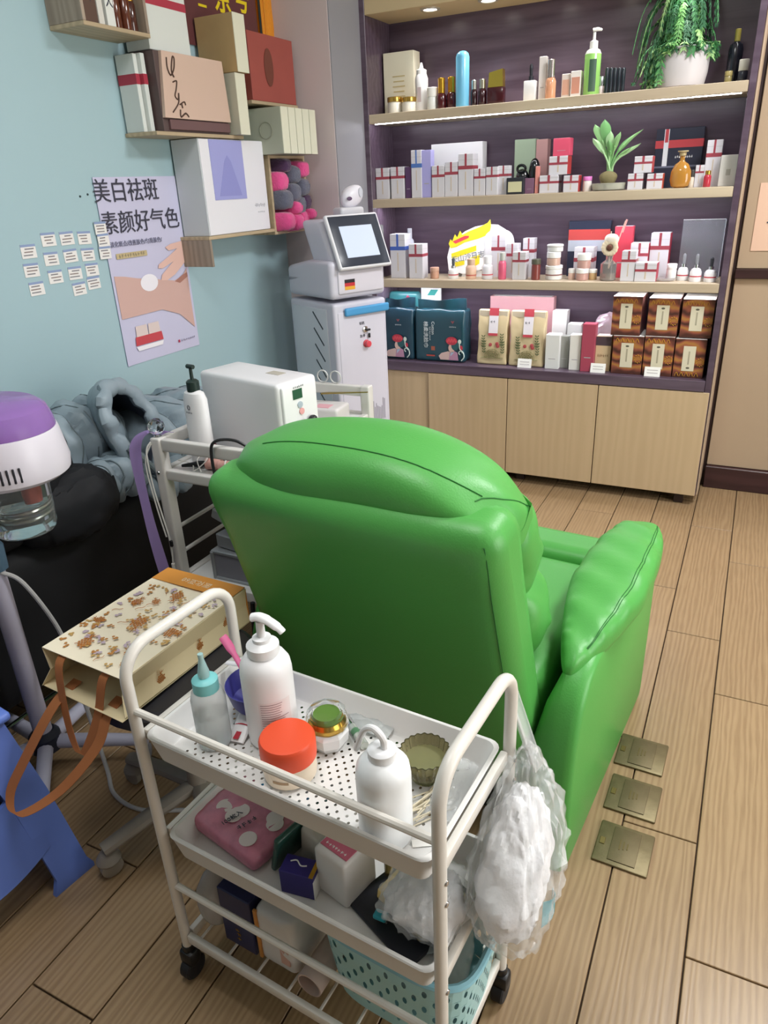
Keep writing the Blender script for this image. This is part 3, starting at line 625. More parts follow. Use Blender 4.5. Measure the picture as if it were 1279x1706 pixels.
MB().lathe([(.024,0),(.027,.003),(.028,.01),(.028,.092),(.025,.104),(.018,.112)], seg=24).build('bottle_body', mat('#eef2f2', 0.18, trans=.6, ior=1.1, name='squeeze_plastic'), t)
MB().lathe([(.0255,.004),(.0255,.06),(.001,.0605)], seg=20).build('liquid', mat('#e8eeee', 0.1, trans=.8, ior=1.2), t)
MB().lathe([(.021,.108),(.021,.128),(.017,.131),(.009,.133)], seg=20).build('screw_cap', mat('#7cc6c8', 0.4), t)
MB().lathe([(.009,.1335),(.0095,.142),(.006,.158),(.004,.168),(.0045,.17),(.0045,.176)], seg=14).build('tip', mat('#bfe4e4', 0.3, trans=.4), t)
t = thing('cream_jar', 'cream jar with bright orange screw lid at the tray front', 'jar', (-.540, .692, ZT))
MB().lathe([(.036,0),(.041,.003),(.042,.01),(.042,.036)], seg=32).build('jar_body', mat('#e3d3bd', 0.35), t)
MB().lathe([(.0435,.0365),(.0438,.039),(.0438,.068),(.041,.0725),(.036,.0735),(.001,.0732)], seg=32).build('lid', mat('#e0502e', 0.42, name='orange_plastic'), t)
MB().grid(wrapf(.0424, R(-95), R(-60), .014, .019), 8, 2).build('printed_mark', mat('#a58a6a', 0.6), t)
t = thing('cream_jar', 'faceted white jar with green glass and gold lid on the trolley', 'jar', (-.517, .772, ZT))
MB().lathe([(.026,0),(.033,.012),(.035,.03),(.028,.037)], seg=8, ang0=.3).build('jar_body', mat('#e8e8ea', 0.25, coat=.4), t, smooth=0)
MB().lathe([(.024,.0372),(.026,.045),(.022,.052)], seg=24).build('gold_ring', GOLD, t)
MB().lathe([(.022,.0522),(.024,.056),(.022,.062),(.001,.0625)], seg=24).build('green_top', mat('#5f7f3c', 0.1, coat=.6), t)
MB().lathe([(.034,.037),(.0365,.05),(.032,.066),(.024,.0685)], seg=10, cap0=False, cap1=False, ang0=.3).build('clear_cover', GLASS, t, smooth=0)
t = thing('wash_bottle', 'white wash bottle with bent spout standing behind the front rail', 'bottle', (-.352, .648, ZT))
MB().lathe([(.032,0),(.037,.003),(.038,.01),(.038,.112),(.036,.126),(.028,.137),(.018,.142)], seg=28).build('bottle_body', mat('#eceef0', 0.35, sss=.6, name='milky_plastic'), t)
MB().lathe([(.0195,.138),(.0195,.153),(.016,.156),(.012,.157)], seg=20).build('screw_cap', mat('#ecedf0', 0.35), t)
MB().tube(bez([(.004,0,.156),(.002,0,.172),(-.012,.002,.182),(-.026,.004,.174),(-.036,.005,.152),(-.043,.006,.132)], 5), [.005]*10+[.0046]*8+[.004]*8, 10).build('bent_spout', mat('#f0f0f2', 0.3), t)
t = thing('glass_bowl', 'olive tinted fluted glass bowl on the trolley', 'bowl', (-.343, .768, ZT))
flu = lambda a, z: 1+.035*math.cos(22*a)*min(1, z/.02)
MB().lathe([(.018,0),(.022,.001),(.022,.005),(.028,.014),(.036,.034),(.039,.05),(.0372,.0502),(.034,.035),(.026,.017),(.001,.009)], seg=88, rfun=flu, cap1=False).build('bowl_body', mat('#a39c78', 0.06, trans=.7, ior=1.3, name='olive_glass'), t)
MB().tube([((.0382*(1+.035*math.cos(22*a)))*math.cos(a), (.0382*(1+.035*math.cos(22*a)))*math.sin(a), .0503) for a in [k*math.pi/66 for k in range(132)]], .0009, 5, closed=True).build('rim', mat('#4f4c30', 0.1, trans=.3), t)
MB().lathe([(.025,.0168),(.0332,.033),(.001,.0332)], seg=32).build('liquid', mat('#b3b183', 0.05, trans=.6), t)
t = thing('mask_bowl', 'dark purple mixing bowl half hidden behind the white pump bottle', 'bowl', (-.668, .795, ZT))
MB().lathe([(.024,0),(.03,.002),(.048,.03),(.056,.062),(.0545,.0625),(.046,.03),(.001,.006)], seg=32, cap1=False).build('bowl_body', mat('#3d3c84', 0.45, name='purple_rubber'), t)
t = thing('spatula', 'pink plastic spatula sticking out of the purple bowl', 'spatula', (-.665, .80, ZT+.03))
MB().tube(bez([(.0,-.005,-.015),(-.03,.0,.035),(-.06,.005,.08),(-.075,.006,.1)], 4), [.005]*4+[.0058]*4+[.009]*4+[.008], 10, flat=.35).build('blade', mat('#c25d88', 0.4, trans=.1), t)
t = thing('spatula', 'white plastic spatula resting on the purple bowl rim', 'spatula', (-.672, .80, ZT+.045))
MB().tube([(-.085,.025,.012),(.0,.03,.02)], .006, 10, flat=.4).build('blade', mat('#d9d9de', 0.35), t)
t = thing('cream_tube', 'white tube with red band lying against the purple bowl', 'tube', (-.663, .728, ZT+.001), R(10))
MB().grid(lambda u_, v_: ((.015+.002*v_)*math.cos(2*math.pi*u_), -.02+.088*v_, .014+(.013*(.12+.88*v_))*math.sin(2*math.pi*u_)-(.012*(1-v_))+.014*v_), 18, 10, wrapu=True).build('tube_body', mat('#e3e0e0', 0.35), t)
MB().grid(lambda u_, v_: ((.0155)*math.cos(2*math.pi*u_), .008+.016*v_, .0155+(.0058+.002*v_)*math.sin(2*math.pi*u_)-.005), 18, 3, wrapu=True).build('red_band', mat('#b02838', 0.4), t)
MB().box((0,-.004,.0105), (.009,.026,.001), M=Matrix.Rotation(R(8),4,'X')).build('red_stripe', mat('#b02838', 0.4), t)
t = thing('cosmetic_tube', 'small silver tube with green print lying on the tray', 'tube', (-.487, .806, ZT+.008), R(-38))
MB().tube([(-.04,0,0),(-.012,0,0)], .0075, 14).build('cap', CHROME, t); MB().tube([(-.0118,0,0),(.04,0,0)], .0075, 14).build('tube_body', mat('#c4c9c2', 0.25, .5), t); MB().tube([(.0,0,.0002),(.012,0,.0002)], .0076, 14).build('green_print', mat('#4f7a58', 0.4), t)
t = thing('plastic_sachet', 'clear crumpled sachet at the tray back edge', 'sachet', (-.475, .83, ZT+.002))
MB().grid(lambda u_, v_: ((u_-.5)*.09, (v_-.5)*.035, .008*math.sin(math.pi*u_)*math.sin(math.pi*v_)+.004*noise3(u_*9,v_*7,3)+.005), 12, 7, thick=.0006).build('film', mat('#e8ecec', 0.15, trans=.6), t)
t = thing('plastic_shard', 'small clear brown wrapper beside the olive bowl', 'wrapper', (-.383, .735, ZT+.001))
MB().grid(lambda u_, v_: ((u_-.5)*.035, (v_-.5)*.03, .002+.006*u_*v_), 5, 5, thick=.0006).build('film', mat('#9a7a4a', 0.2, trans=.4), t)
# cotton swabs in a bag
sw = mat('#e6dcc2', 0.7, name='swab_stick'); swt = mat('#f0eee6', 0.95, name='swab_tip'); rnd = random.Random(8)
for k in range(14):
    a = R(62+rnd.uniform(-16,16)); cx_, cy_ = -.317+rnd.uniform(-.018,.018), .715+rnd.uniform(-.02,.02); l_ = .036
    t = thing('cotton_swab', 'loose cotton swab in the pile behind the wash bottle', 'swab', (cx_, cy_, ZT+.002+.0022*(k % 5)), a, 'cotton swabs on the trolley tray')
    MB().tube([(-l_,0,0),(l_,0,0)], .0011, 6).build('stick', sw, t); MB().tube(bez([(l_-.008,0,0),(l_-.003,0,0),(l_+.001,0,0)], 3), [.0013,.0019,.0023,.0024,.0022,.0017,.0006], 8).build('tip', swt, t)
t = thing('swab_bag', 'clear plastic swab bag lying at the tray right end', 'bag', (-.292, .755, ZT))
MB().grid(lambda u_, v_: ((u_-.5)*.05-.006*v_, (v_-.5)*.12, .014*math.sin(math.pi*u_)*(.5+.5*math.sin(math.pi*v_))+.005*noise3(u_*14,v_*17,1)+.006), 12, 18, thick=.0005).build('film', mat('#eef0f0', 0.12, trans=.75, ior=1.15, name='thin_film'), t)
t = thing('paper_strip', 'small white paper slip at the tray front right corner', 'paper', (-.298, .652, ZT), R(30))
MB().box((0,0,.001), (.03,.012,.0008)).build('paper', PAPER, t)

# ---- things on the middle tray
ZM = .3415
t = thing('cotton_pad_pack', 'pink cotton pad pouch with white dots on the middle trolley tray', 'pouch', (-.682, .735, ZM), R(-12))
MB().rblock((0,0,.018), (.175,.135,.036), .014, 14, fn=lambda q: (q.x+.003*noise3(q.y*50,q.z*50,1), q.y, q.z+.004*noise3(q.x*45,q.y*45,2)*(1 if q.z > 0 else 0))).build('pouch_body', mat('#d0849c', 0.22, var=.45, bscale=38, name='pink_film'), t)
MB().rblock((-.092,0,.014), (.024,.13,.02), .006, 8).build('mint_edge', mat('#9cc4b0', 0.3), t)
for x, y in ((-.045,-.015),(-.015,-.02),(-.012,-.005),(.05,.02),(.045,-.04),(.06,.01),(-.05,.035),(.02,.045)):
    MB().lathe([(.016,0),(.0155,.0008),(.001,.001)], (x,y,.0365), 20).build('white_dot', mat('#e9dcdc', 0.4), t)
write('100枚入', .012, frame((-.01,-.028,.0405), (.2,1,0), (-1,.2,0)), INK, t); marks(frame((.02,-.02,.0405), (.2,1,0), (-1,.2,0)), .04, .01, 4, INK, t, seed=6)
t = thing('blue_ring', 'blue plastic ring lying on the pink cotton pad pouch', 'ring', (-.64, .80, ZM+.044))
MB().tube([(.05*math.cos(a), .035*math.sin(a), .004*math.sin(2*a)) for a in [k*math.pi/16 for k in range(32)]], .006, 10, closed=True, flat=.7).build('loop', mat('#3f93cc', 0.3, trans=.2), t)
t = thing('plastic_pouch', 'dark green zip pouch between pink pouch and white packet', 'pouch', (-.573, .745, ZM), R(-14))
MB().rblock((0,0,.045), (.012,.15,.085), .005, 8, M=Matrix.Rotation(R(14),4,'Y')).build('pouch_body', mat('#2f5a50', 0.25, trans=.2), t)
t = thing('sheet_packet', 'grey-white packet with black printed characters on the middle tray', 'packet', (-.522, .765, ZM), R(-14))
MB().rblock((0,0,.04), (.05,.12,.08), .008, 8, M=Matrix.Rotation(R(6),4,'Y')).build('packet_body', mat('#c9c6be', 0.4), t)
write('一次性使用皮肤', .0135, frame((-.008,-.002,.0815), (.1,1,0), (-1,.1,0)), INK, t); marks(frame((.008,.0,.0812), (.1,1,0), (-1,.1,0)), .07, .007, 9, mat('#6f6f74', 0.6), t, seed=7)
t = thing('product_carton', 'small purple carton with gold edge on the middle tray', 'box', (-.528, .668, ZM), R(8))
MB().rbox((0,0,.025), (.06,.035,.05), .001, 1).build('carton', mat('#332a72', 0.4), t); MB().box((.0265,0,.0503), (.007,.035,.0012)).build('gold_stripe', GOLD, t); MB().box((.0303,0,.02), (.001,.035,.04)).build('white_end', PAPER, t)
MB().tube(bez([(-.018,.004,.0507),(-.008,.008,.0507),(.002,.0,.0507),(.012,.002,.0507)], 4), .0012, 5).build('white_swirl', INKW, t)
t = thing('tissue_box', 'white tissue box with pink printed lid on the middle tray', 'box', (-.462, .705, ZM), R(-14))
MB().rblock((0,0,.048), (.068,.075,.096), .007, 8).build('box_body', mat('#e2e0de', 0.5), t)
lb = MB().rbox((0,.002,.0967), (.058,.055,.0012), .0005, 1).build('pink_label', mat('#cf6f86', 0.4), t); MB().box((.004,.013,.0976), (.036,.016,.0005)).build('white_field', PAPER, lb)
marks(frame((0,-.018,.0978), (1,0,0), (0,1,0)), .045, .005, 7, INKW, lb, seed=8)
for k in range(4): MB().box((.004,.018-.0034*k,.098), (.03-.004*(k % 2),.0014,.0003)).build('label_text_line', INK, lb)
t = thing('black_envelope', 'black and gold card envelope lying on the middle tray', 'envelope', (-.345, .715, ZM), R(-24))
MB().rbox((0,0,.004), (.15,.16,.007), .002, 1).build('black_card', mat('#22242c', 0.45), t); MB().prism([(-.07,.07),(-.055,-.03),(-.045,-.04),(.055,-.04),(.065,-.03),(.07,.07)], .0078, .0095).build('gold_flap', mat('#b9a26a', 0.4, .4), t)
MB().tube([(-.02,-.058,.0082),(0,-.058,.0082)], .0012, 5).build('print', mat('#6a6c74', 0.5), t)
t = thing('amber_vial', 'slim brown vial beside the tissue box', 'vial', (-.405, .745, ZM))
MB().lathe([(.006,0),(.007,.002),(.007,.07),(.004,.075),(.004,.085)], seg=12).build('glass', mat('#8a7a4a', 0.1, trans=.5), t)
t = thing('plastic_packet', 'clear grey plastic packet at the middle tray right end', 'packet', (-.275, .672, ZM+.001))
MB().grid(lambda u_, v_: ((u_-.5)*.035, (v_-.5)*.06, .014*math.sin(math.pi*u_)+.004*noise3(u_*11,v_*9,6)+.006), 9, 11, thick=.0006).build('film', mat('#b9c2c4', 0.2, trans=.35), t)
# plastic bag hanging over the right end
FILM = mat('#f2f6f8', 0.1, alpha=.28, coat=.6, name='clear_film'); WOOL = mat('#e6e6ea', 0.95, bump=1.0, bscale=55, name='cotton_wool')
t = thing('plastic_bag', 'clear plastic bag of white cotton wool hanging at the trolley right end', 'bag', (-.262, .735, .50))
def crease(q, f=34): return abs(noise3(q.x*f, q.y*f*.9, q.z*f*.8))-.3+.5*(abs(noise3(q.z*f*1.9, q.x*f*2.1, q.y*f*1.7))-.3)
def bagf(q, am=1.0):
    k = max(0, min(1, (q.z+.17)/.34)); w_ = 1.0-.72*max(0, (k-.5)/.5)**1.2
    n_ = crease(q)*.014*am; L = max(.02, q.length); u_ = q/L
    return (q.x*w_+u_.x*n_+.01*(1-k), q.y*w_+u_.y*n_+.085*max(0,k-.45)+.02*(1-k), q.z+u_.z*n_)
MB().puff((.062,.03,-.025), (.125,.24,.335), n=(36,), e=2.8, fn=bagf).build('film', FILM, t, smooth=24)
MB().puff((.058,.025,-.05), (.098,.195,.235), n=(22,), e=2.5, fn=lambda q: bagf(q, .8)).build('cotton_wool', WOOL, t)
MB().grid(lambda u_, v_: (.108+.012*math.sin(u_*3), .08+.06*(u_-.5), -.195+.06*v_*(1-.6*u_)), 6, 6, thick=.0008).build('teal_print', mat('#2fa3b5', 0.3), t)
MB().grid(lambda u_, v_: (.02+.05*v_+.02*(u_-.5), .125-.01*v_+.012*math.sin(u_*9), .2-.13*v_), 8, 8, thick=.0008).build('gathered_neck', FILM, t, smooth=24)
t = thing('plastic_bag', 'crumpled white plastic bag end lying on the black envelope', 'bag', (-.315, .69, ZM+.012))
def b2(q, am=1.0):
    n_ = crease(q, 40)*.014*am; L = max(.02, q.length); u_ = q/L
    return (q.x+u_.x*n_, q.y+u_.y*n_, q.z*(1+.5*q.x/.07)+u_.z*n_*.8)
MB().puff((0,0,.05), (.135,.115,.09), n=(30,), e=2.8, fn=b2).build('film', FILM, t, smooth=24)
MB().puff((0,0,.048), (.12,.1,.078), n=(20,), e=2.5, fn=lambda q: b2(q,.7)).build('cotton_wool', WOOL, t)
MB().rblock((-.062,-.03,.012), (.022,.016,.008), .003, 8).build('teal_corner', mat('#2fa3b5', 0.3), t)
# ---- things on the bottom tier
ZB_ = .1165
t = thing('storage_basket', 'pale blue perforated plastic basket on the bottom trolley tier', 'basket', (-.362, .738, ZB_), TA)
BK = mat('#a8d8dc', 0.4, name='basket_blue')
def bf(u_, v_):
    a = 2*math.pi*u_; e = 4.0; c_, s_ = math.cos(a), math.sin(a); L = (abs(c_)**e+abs(s_)**e)**(1/e); k = .86+.14*v_
    return (.142*k*c_/L, .105*k*s_/L, .006+.175*v_)
MB().holed(bf, 56, 8, .5, .85, skip=lambda i, j: j in (0, 7) or (i+j) % 2).build('basket_wall', BK, t)
MB().grid(lambda u_, v_: tuple(Vector(bf(u_, 0))*(1-v_)+Vector((0,0,.006))*v_), 44, 3, wrapu=True).build('basket_floor', BK, t)
MB().tube([tuple(Vector(bf(k/60, 1.0))*1.0) for k in range(60)], .0065, 8, closed=True).build('rim', mat('#8fc6d6', 0.35), t)
t = thing('plastic_liner', 'clear plastic packet bulging out of the blue basket', 'packet', (-.365, .745, ZB_+.012))
MB().puff((0,0,.08), (.21,.15,.15), n=(14,), e=2.8, fn=lambda q: (q.x, q.y*(1+.1*noise3(q.x*40,q.z*30,1)), q.z+.01*noise3(q.x*40,q.y*40,5))).build('film', mat('#cfdcd8', 0.2, trans=.3, name='packet_film'), t)
t = thing('navy_box', 'dark navy carton on the bottom trolley tier', 'box', (-.672, .735, ZB_), R(-4))
MB().rbox((0,0,.07), (.075,.16,.14), .002, 1).build('carton', mat('#262b55', 0.4), t); marks(frame((0,-.0805,.035), (0,0,1), (-1,0,0)), .035, .01, 3, GOLD, t, seed=9)
t = thing('wet_wipe_pack', 'white wipes pack with orange edge beside the navy carton', 'pack', (-.585, .73, ZB_), R(-4))
MB().rblock((0,0,.068), (.085,.16,.135), .014, 10, fn=lambda q: (q.x, q.y+.004*noise3(q.x*50,q.z*50,1), q.z)).build('pack_body', mat('#d9d9da', 0.35), t); MB().rblock((-.038,-.079,.068), (.008,.006,.125), .002, 6).build('orange_edge', mat('#c98b46', 0.4), t); MB().rbox((.02,-.08,.05), (.02,.003,.05), .001, 1).build('pink_print', mat('#cfa79c', 0.5), t)
t = thing('paper_roll', 'small pink paper roll beside the blue basket', 'roll', (-.512, .68, ZB_+.022), R(-4))
MB().grid(lambda u_, v_: (.022*math.cos(2*math.pi*u_), -.045+.09*v_, .022*math.sin(2*math.pi*u_)), 20, 3, wrapu=True, thick=.003).build('paper', mat('#cbb5ac', 0.6), t)
t = thing('plastic_bag', 'clear plastic bag at the bottom tier left end', 'bag', (-.742, .735, ZB_))
MB().puff((0,0,.075), (.07,.19,.15), n=(14,), e=2.5, fn=lambda q: (q.x*(1+.15*noise3(q.y*30,q.z*30,1)), q.y, q.z+.01*noise3(q.x*40,q.y*40,5))).build('film', mat('#dcdada', 0.2, trans=.55, ior=1.15, name='bag_film2'), t)
# ================================================================== laser machine
mc = thing('beauty_machine', 'tall white beauty laser machine with tilted touch screen and blue handle', 'machine', (-1.615, 2.80, 0), R(63))
MW = mat('#c6c5d2', 0.35, name='machine_white'); MS = mat('#c9cdd6', 0.4, name='machine_side'); DK = mat('#2b3540', 0.4, name='slot_dark')
MB().rblock((0,0,.49), (.27,.35,.95), .014, 12).build('cabinet', MW, mc)
for s in (-1, 1):
    sp = MB().rblock((s*.134,.015,.50), (.008,.275,.88), .003, 8).build('side_panel', MS, mc)
    for k in range(6):
        z = .89-.068*k
        MB().rblock((0,0,0), (.006,.1,.009), .004, 8, M=Matrix.Translation((s*.1365,-.052,z))@Matrix.Rotation(R(43),4,'X')).build('vent_slot', DK, sp)
MB().rblock((0,-.172,.50), (.235,.012,.86), .006, 8).build('front_panel', mat('#cbc9d6', 0.35), mc)
MB().rblock((0,0,1.055), (.275,.345,.15), .02, 12, fn=lambda q: (q.x, q.y+.0*q.z, q.z-.03*max(0,(q.y)/.17)*(1 if q.z > 0 else 0))).build('upper_housing', MW, mc)
MB().rblock((0,-.055,1.175), (.225,.15,.21), .02, 10, fn=lambda q: (q.x, q.y+.475*q.z, q.z)).build('screen_support', MW, mc)
np_ = MB().rblock((.008,-.172,1.045), (.225,.014,.09), .006, 8).build('badge_panel', mat('#d2cfda', 0.35), mc)
for k, c in enumerate(('#26262a', '#c0313a', '#e0a83a')): MB().box((-.05,-.1795,1.0495-.0135*k), (.05,.0012,.0135)).build('flag_stripe', mat(c, 0.4), np_)
sM = frame((.02,-.152,1.195), (1,0,0), (0,.095,.2))
sb = MB().rblock((0,0,0), (.258,.225,.022), .009, 10, M=sM).build('screen_bezel', mat('#dcdce2', 0.3), mc)
MB().rblock((0,0,.0105), (.238,.205,.004), .0015, 8, M=sM).build('black_glass', mat('#343946', 0.22), sb)
MB().box((.0,-.004,.0132), (.16,.128,.0012), M=sM).build('lcd', mat('#aeb8cc', 0.15, emit=.55, name='lcd_glow'), sb)
hM = frame((.025,-.186,.928), (1,0,0), (0,0,1))
MB().rblock((0,0,0), (.225,.034,.016), .008, 10, M=hM).build('blue_handle', mat('#4a97cc', 0.35), mc)
MB().lathe([(.013,0),(.013,.006),(.008,.008)], M=frame((.014,-.178,.848), (1,0,0), (0,0,1)), seg=18).build('key_switch', CHROME, mc); MB().rbox((.02,-.192,.846), (.022,.012,.008), .002, 1).build('key', BLACKP, mc); MB().rblock((.03,-.186,.82), (.01,.006,.02), .003, 6).build('key_tag', BLACKP, mc)
MB().lathe([(.016,0),(.016,.005),(.012,.006),(.014,.012),(.014,.02),(.011,.023)], M=frame((.017,-.178,.787), (1,0,0), (0,0,1)), seg=20).build('emergency_stop', mat('#d24a58', 0.35), mc)
write('钥匙', .014, frame((0,-.1785,.873), (1,0,0), (0,0,1)), INK, mc); write('急停', .014, frame((0,-.1785,.82), (1,0,0), (0,0,1)), INK, mc)
rnd = random.Random(4)
for k in range(17):
    h = .05+.05*rnd.random(); x = .0+.0075*k-.02
    MB().box((x,-.1787,.44+h/2), (.003,.0008,h)).build('print_stripe', mat('#8e8a98', 0.5), mc)
for k in range(5):
    MB().tube([(.07+.006*k+.012*math.sin(a), -.1785, .35+.03*k*0+.06*a/2) for a in [j*.2 for j in range(7)]], .0012, 5).build('print_curve', mat('#8e8a98', 0.5), mc)
hp = thing('laser_handpiece', 'white laser handpiece resting on top of the machine', 'handpiece', (-1.615+.10*math.cos(R(63))-.02*math.sin(R(63)), 2.80+.10*math.sin(R(63))+.02*math.cos(R(63)), 1.285), R(63))
MB().rblock((0,0,.018), (.12,.07,.035), .012, 8).build('cradle', mat('#dfdfe6', 0.3, trans=.2), hp)
MB().puff((.02,0,.075), (.105,.065,.085), n=(12,), e=2.3, fn=lambda q: (q.x, q.y, q.z+.25*q.x)).build('head', mat('#e2e0ea', 0.3), hp)
MB().lathe([(.014,0),(.014,.004),(.008,.005)], M=frame((.045,-.031,.09), (1,0,0), (0,0,1)), seg=16, sx=.7, sy=1.3).build('window', mat('#c9ccd8', 0.2), hp); MB().lathe([(.011,0),(.01,.002),(.001,.003)], M=frame((-.012,-.031,.068), (1,0,0), (0,0,1)), seg=16, sx=1.2, sy=.7).build('badge', mat('#5d4a66', 0.4), hp)
t = thing('clear_visor', 'clear plastic visor hooked behind the machine screen', 'visor', (-1.50, 2.985, 1.23), R(63))
MB().grid(lambda u_, v_: ((u_-.5)*.07, .02*math.sin(math.pi*u_), -.05+.08*v_-.02*u_), 8, 6, thick=.0015).build('shield', mat('#e6eaee', 0.1, trans=.7, ior=1.2), t)

# ================================================================== rear trolley with steriliser
T2 = mat('#cfccc8', 0.35, name='rear_trolley_paint')
r2 = thing('equipment_trolley', 'white metal equipment trolley standing between bed and green chair', 'trolley', (-1.25, 1.73, 0))
ax, ay = .15, .33
for sx in (-1, 1):
    for sy in (-1, 1):
        MB().rblock((sx*ax, sy*ay, .445), (.034,.034,.71), .006, 8).build('post', T2, r2)
        MB().lathe([(.022,-.012),(.03,-.01),(.03,.01),(.022,.012)], M=frame((sx*ax, sy*ay, .03), (0,1,0), (0,0,1)), seg=16).build('caster_wheel', mat('#8d8d90', 0.5), r2); MB().tube([(sx*ax,sy*ay,.055),(sx*ax,sy*ay,.092)], .012, 10).build('caster_stem', CHROME, r2)
for z, h in ((.78,.034),(.693,.03),(.352,.034)):
    for s in (-1, 1):
        MB().rblock((0,s*ay,z), (2*ax-.034,.022,h), .004, 8).build('end_rail', T2, r2); (s < 0 or z < .75) and MB().rblock((s*ax,0,z), (.022,2*ay-.034,h), .004, 8).build('side_rail', T2, r2)
for z in (.70,.36): MB().rbox((0,0,z), (2*ax-.02,2*ay-.02,.006), .001, 1).build('shelf_plate', mat('#d9d9d8', 0.3), r2)
for z in (.44,.52): MB().tube([(-ax,-ay,z),(-ax,ay,z)], .006, 8).build('guard_wire', T2, r2)
MB().lathe([(.006,0),(.005,.002),(.001,.003)], M=frame((-ax-.005,-ay-.0175,.70), (1,0,0), (0,0,1)), seg=10).build('bolt', CHROME, r2)
wm = thing('sterilizer_cabinet', 'white desktop steriliser with green display on the rear trolley', 'machine', (-1.20, 1.605, .7035), R(-13.6))
SW = mat('#dedde0', 0.3, name='steriliser_white')
MB().rblock((0,0,.123), (.325,.146,.235), .012, 10).build('case', SW, wm)
fp = MB().rblock((.164,0,.12), (.012,.125,.222), .006, 8).build('control_panel', mat('#e6e6e8', 0.3), wm)
pM = frame((.1703,0,.12), (0,1,0), (0,0,1))
MB().box((-.01,.085,.0004), (.034,.026,.001), M=pM).build('display', mat('#2f5a44', 0.2), fp)
MB().lathe([(.009,0),(.009,.002),(.001,.0025)], (0,0,0), 14, M=pM@Matrix.Translation((-.004,.055,0))).build('grey_button', mat('#a9b6c2', 0.4), fp); MB().lathe([(.009,0),(.009,.002),(.001,.0025)], (0,0,0), 14, M=pM@Matrix.Translation((.0,.036,0))).build('pink_button', mat('#e0a2a2', 0.4), fp)
for a, b in ((.0,.0),(.028,.005)): MB().puff((0,0,.012), (.024,.03,.024), n=(6,), e=2.4, M=pM@Matrix.Translation((a,b,0))).build('knob', BLACKP, fp)
MB().box((.06,.02,.2408), (.05,.03,.0012)).build('rating_label', mat('#b0aa9e', 0.5), wm)
marks(pM@Matrix.Translation((-.005,.104,.0006)), .04, .006, 6, mat('#7a7a80', 0.6), fp, seed=10)
pb = thing('pump_bottle', 'white flat pump bottle with black pump on the rear trolley', 'bottle', (-1.315, 1.475, .7035), R(-10))
MB().lathe([(.034,0),(.038,.003),(.039,.01),(.037,.19),(.03,.208),(.016,.215)], seg=28, sx=1.08, sy=.68).build('bottle_body', mat('#e3e2e4', 0.35), pb)
MB().lathe([(.017,.212),(.0175,.216),(.0175,.238),(.012,.243),(.005,.244),(.0045,.275)], seg=18).build('pump_collar', mat('#20302c', 0.4), pb); MB().tube([(-.012,0,.278),(.012,0,.278)], .006, 10).build('pump_head', mat('#20302c', 0.4), pb)
MB().tube([(.005*math.cos(a), -.0262, .172+.006*math.sin(a)) for a in [k*math.pi/6 for k in range(12)]], .0008, 5, closed=True).build('printed_ring', INK, pb); marks(frame((-.0,-.0268,.158), (1,0,0), (0,0,1)), .024, .005, 6, INK, pb, seed=11); MB().box((0,-.0268,.045), (.03,.001,.02)).build('gold_label', mat('#8d7c46', 0.4), pb)
rb_ = thing('red_bottle', 'dark red bottle lying low on the rear trolley shelf', 'bottle', (-1.31, 1.50, .7035)); MB().lathe([(.018,0),(.02,.003),(.02,.05),(.012,.06),(.012,.068)], seg=16).build('bottle_body', mat('#6a2438', 0.25, coat=.4), rb_)
for i, (x, y, la) in enumerate(((-1.262,1.452,'left pink hair roller on the rear trolley'),(-1.215,1.448,'right pink hair roller on the rear trolley'))):
    t = thing('hair_roller', la, 'roller', (x, y, .7195), R(15), 'pink rollers on the rear trolley'); MB().tube([(-.022,0,0),(.022,0,0)], .0155, 14).build('roller', mat('#d8a49a', 0.6, bump=.4, bscale=120), t)
    MB().tube([(.0185*math.cos(a)*1.0, .0165*math.sin(a), .0) for a in [k*math.pi/8 for k in range(16)]], .002, 5, closed=True, M=Matrix.Rotation(R(90),4,'Y')).build('wire_clip', WHITE, t)
t = thing('hair_tongs', 'black handled tool lying on the rear trolley shelf', 'tool', (-1.29, 1.45, .712), R(20)); MB().tube(bez([(-.07,0,0),(-.02,.004,.004),(.05,.01,.008)], 4), [.004,.005,.006,.007,.009,.01,.01,.009,.007], 10).build('handle', BLACKP, t)
t = thing('porcelain_pot', 'small white pot with red flower print on the rear trolley', 'pot', (-1.10, 1.495, .7035)); MB().lathe([(.022,0),(.032,.015),(.034,.04),(.028,.065),(.012,.078),(.001,.08)], seg=22).build('pot_body', mat('#e4dede', 0.25, coat=.4), t)
for k in range(7): MB().puff((.03*math.cos(k*.9-1.6), .03*math.sin(k*.9-1.6), .035+.012*(k % 3)), (.012,.012,.01), n=(4,), e=2).build('flower_print', mat('#c0506a', 0.5), t)
t = thing('gold_tweezers', 'gold tweezers lying at the far end of the rear trolley', 'tweezers', (-1.14, 1.98, .79), R(25))
MB().prism([(-.075,0),(.075,-.002),(.078,.002),(-.05,.016),(-.075,.012)], 0, .003).build('blade', mat('#a58e48', 0.3, .8), t)
t = thing('pink_sheet', 'folded clear packet with pink print at the rear trolley far end', 'packet', (-1.2, 1.93, .7035), R(5)); MB().rblock((0,0,.03), (.16,.1,.06), .01, 8).build('packet_body', mat('#c8c4c4', 0.3), t); MB().box((.02,-.02,.0605), (.05,.04,.001)).build('pink_print', mat('#d6a0aa', 0.4), t)
for i, (y, z, la) in enumerate(((2.03,.83,'left round clear hook behind the steriliser'),(1.99,.82,'right round clear hook behind the steriliser'))):
    t = thing('acrylic_ring', la, 'ring', (-1.265+.05*i, 2.06, .797)); MB().tube([(.02*math.cos(a), 0, .0225+.02*math.sin(a)) for a in [k*math.pi/12 for k in range(24)]], .0025, 6, closed=True).build('loop', mat('#d9d9d9', 0.2, trans=.2), t)
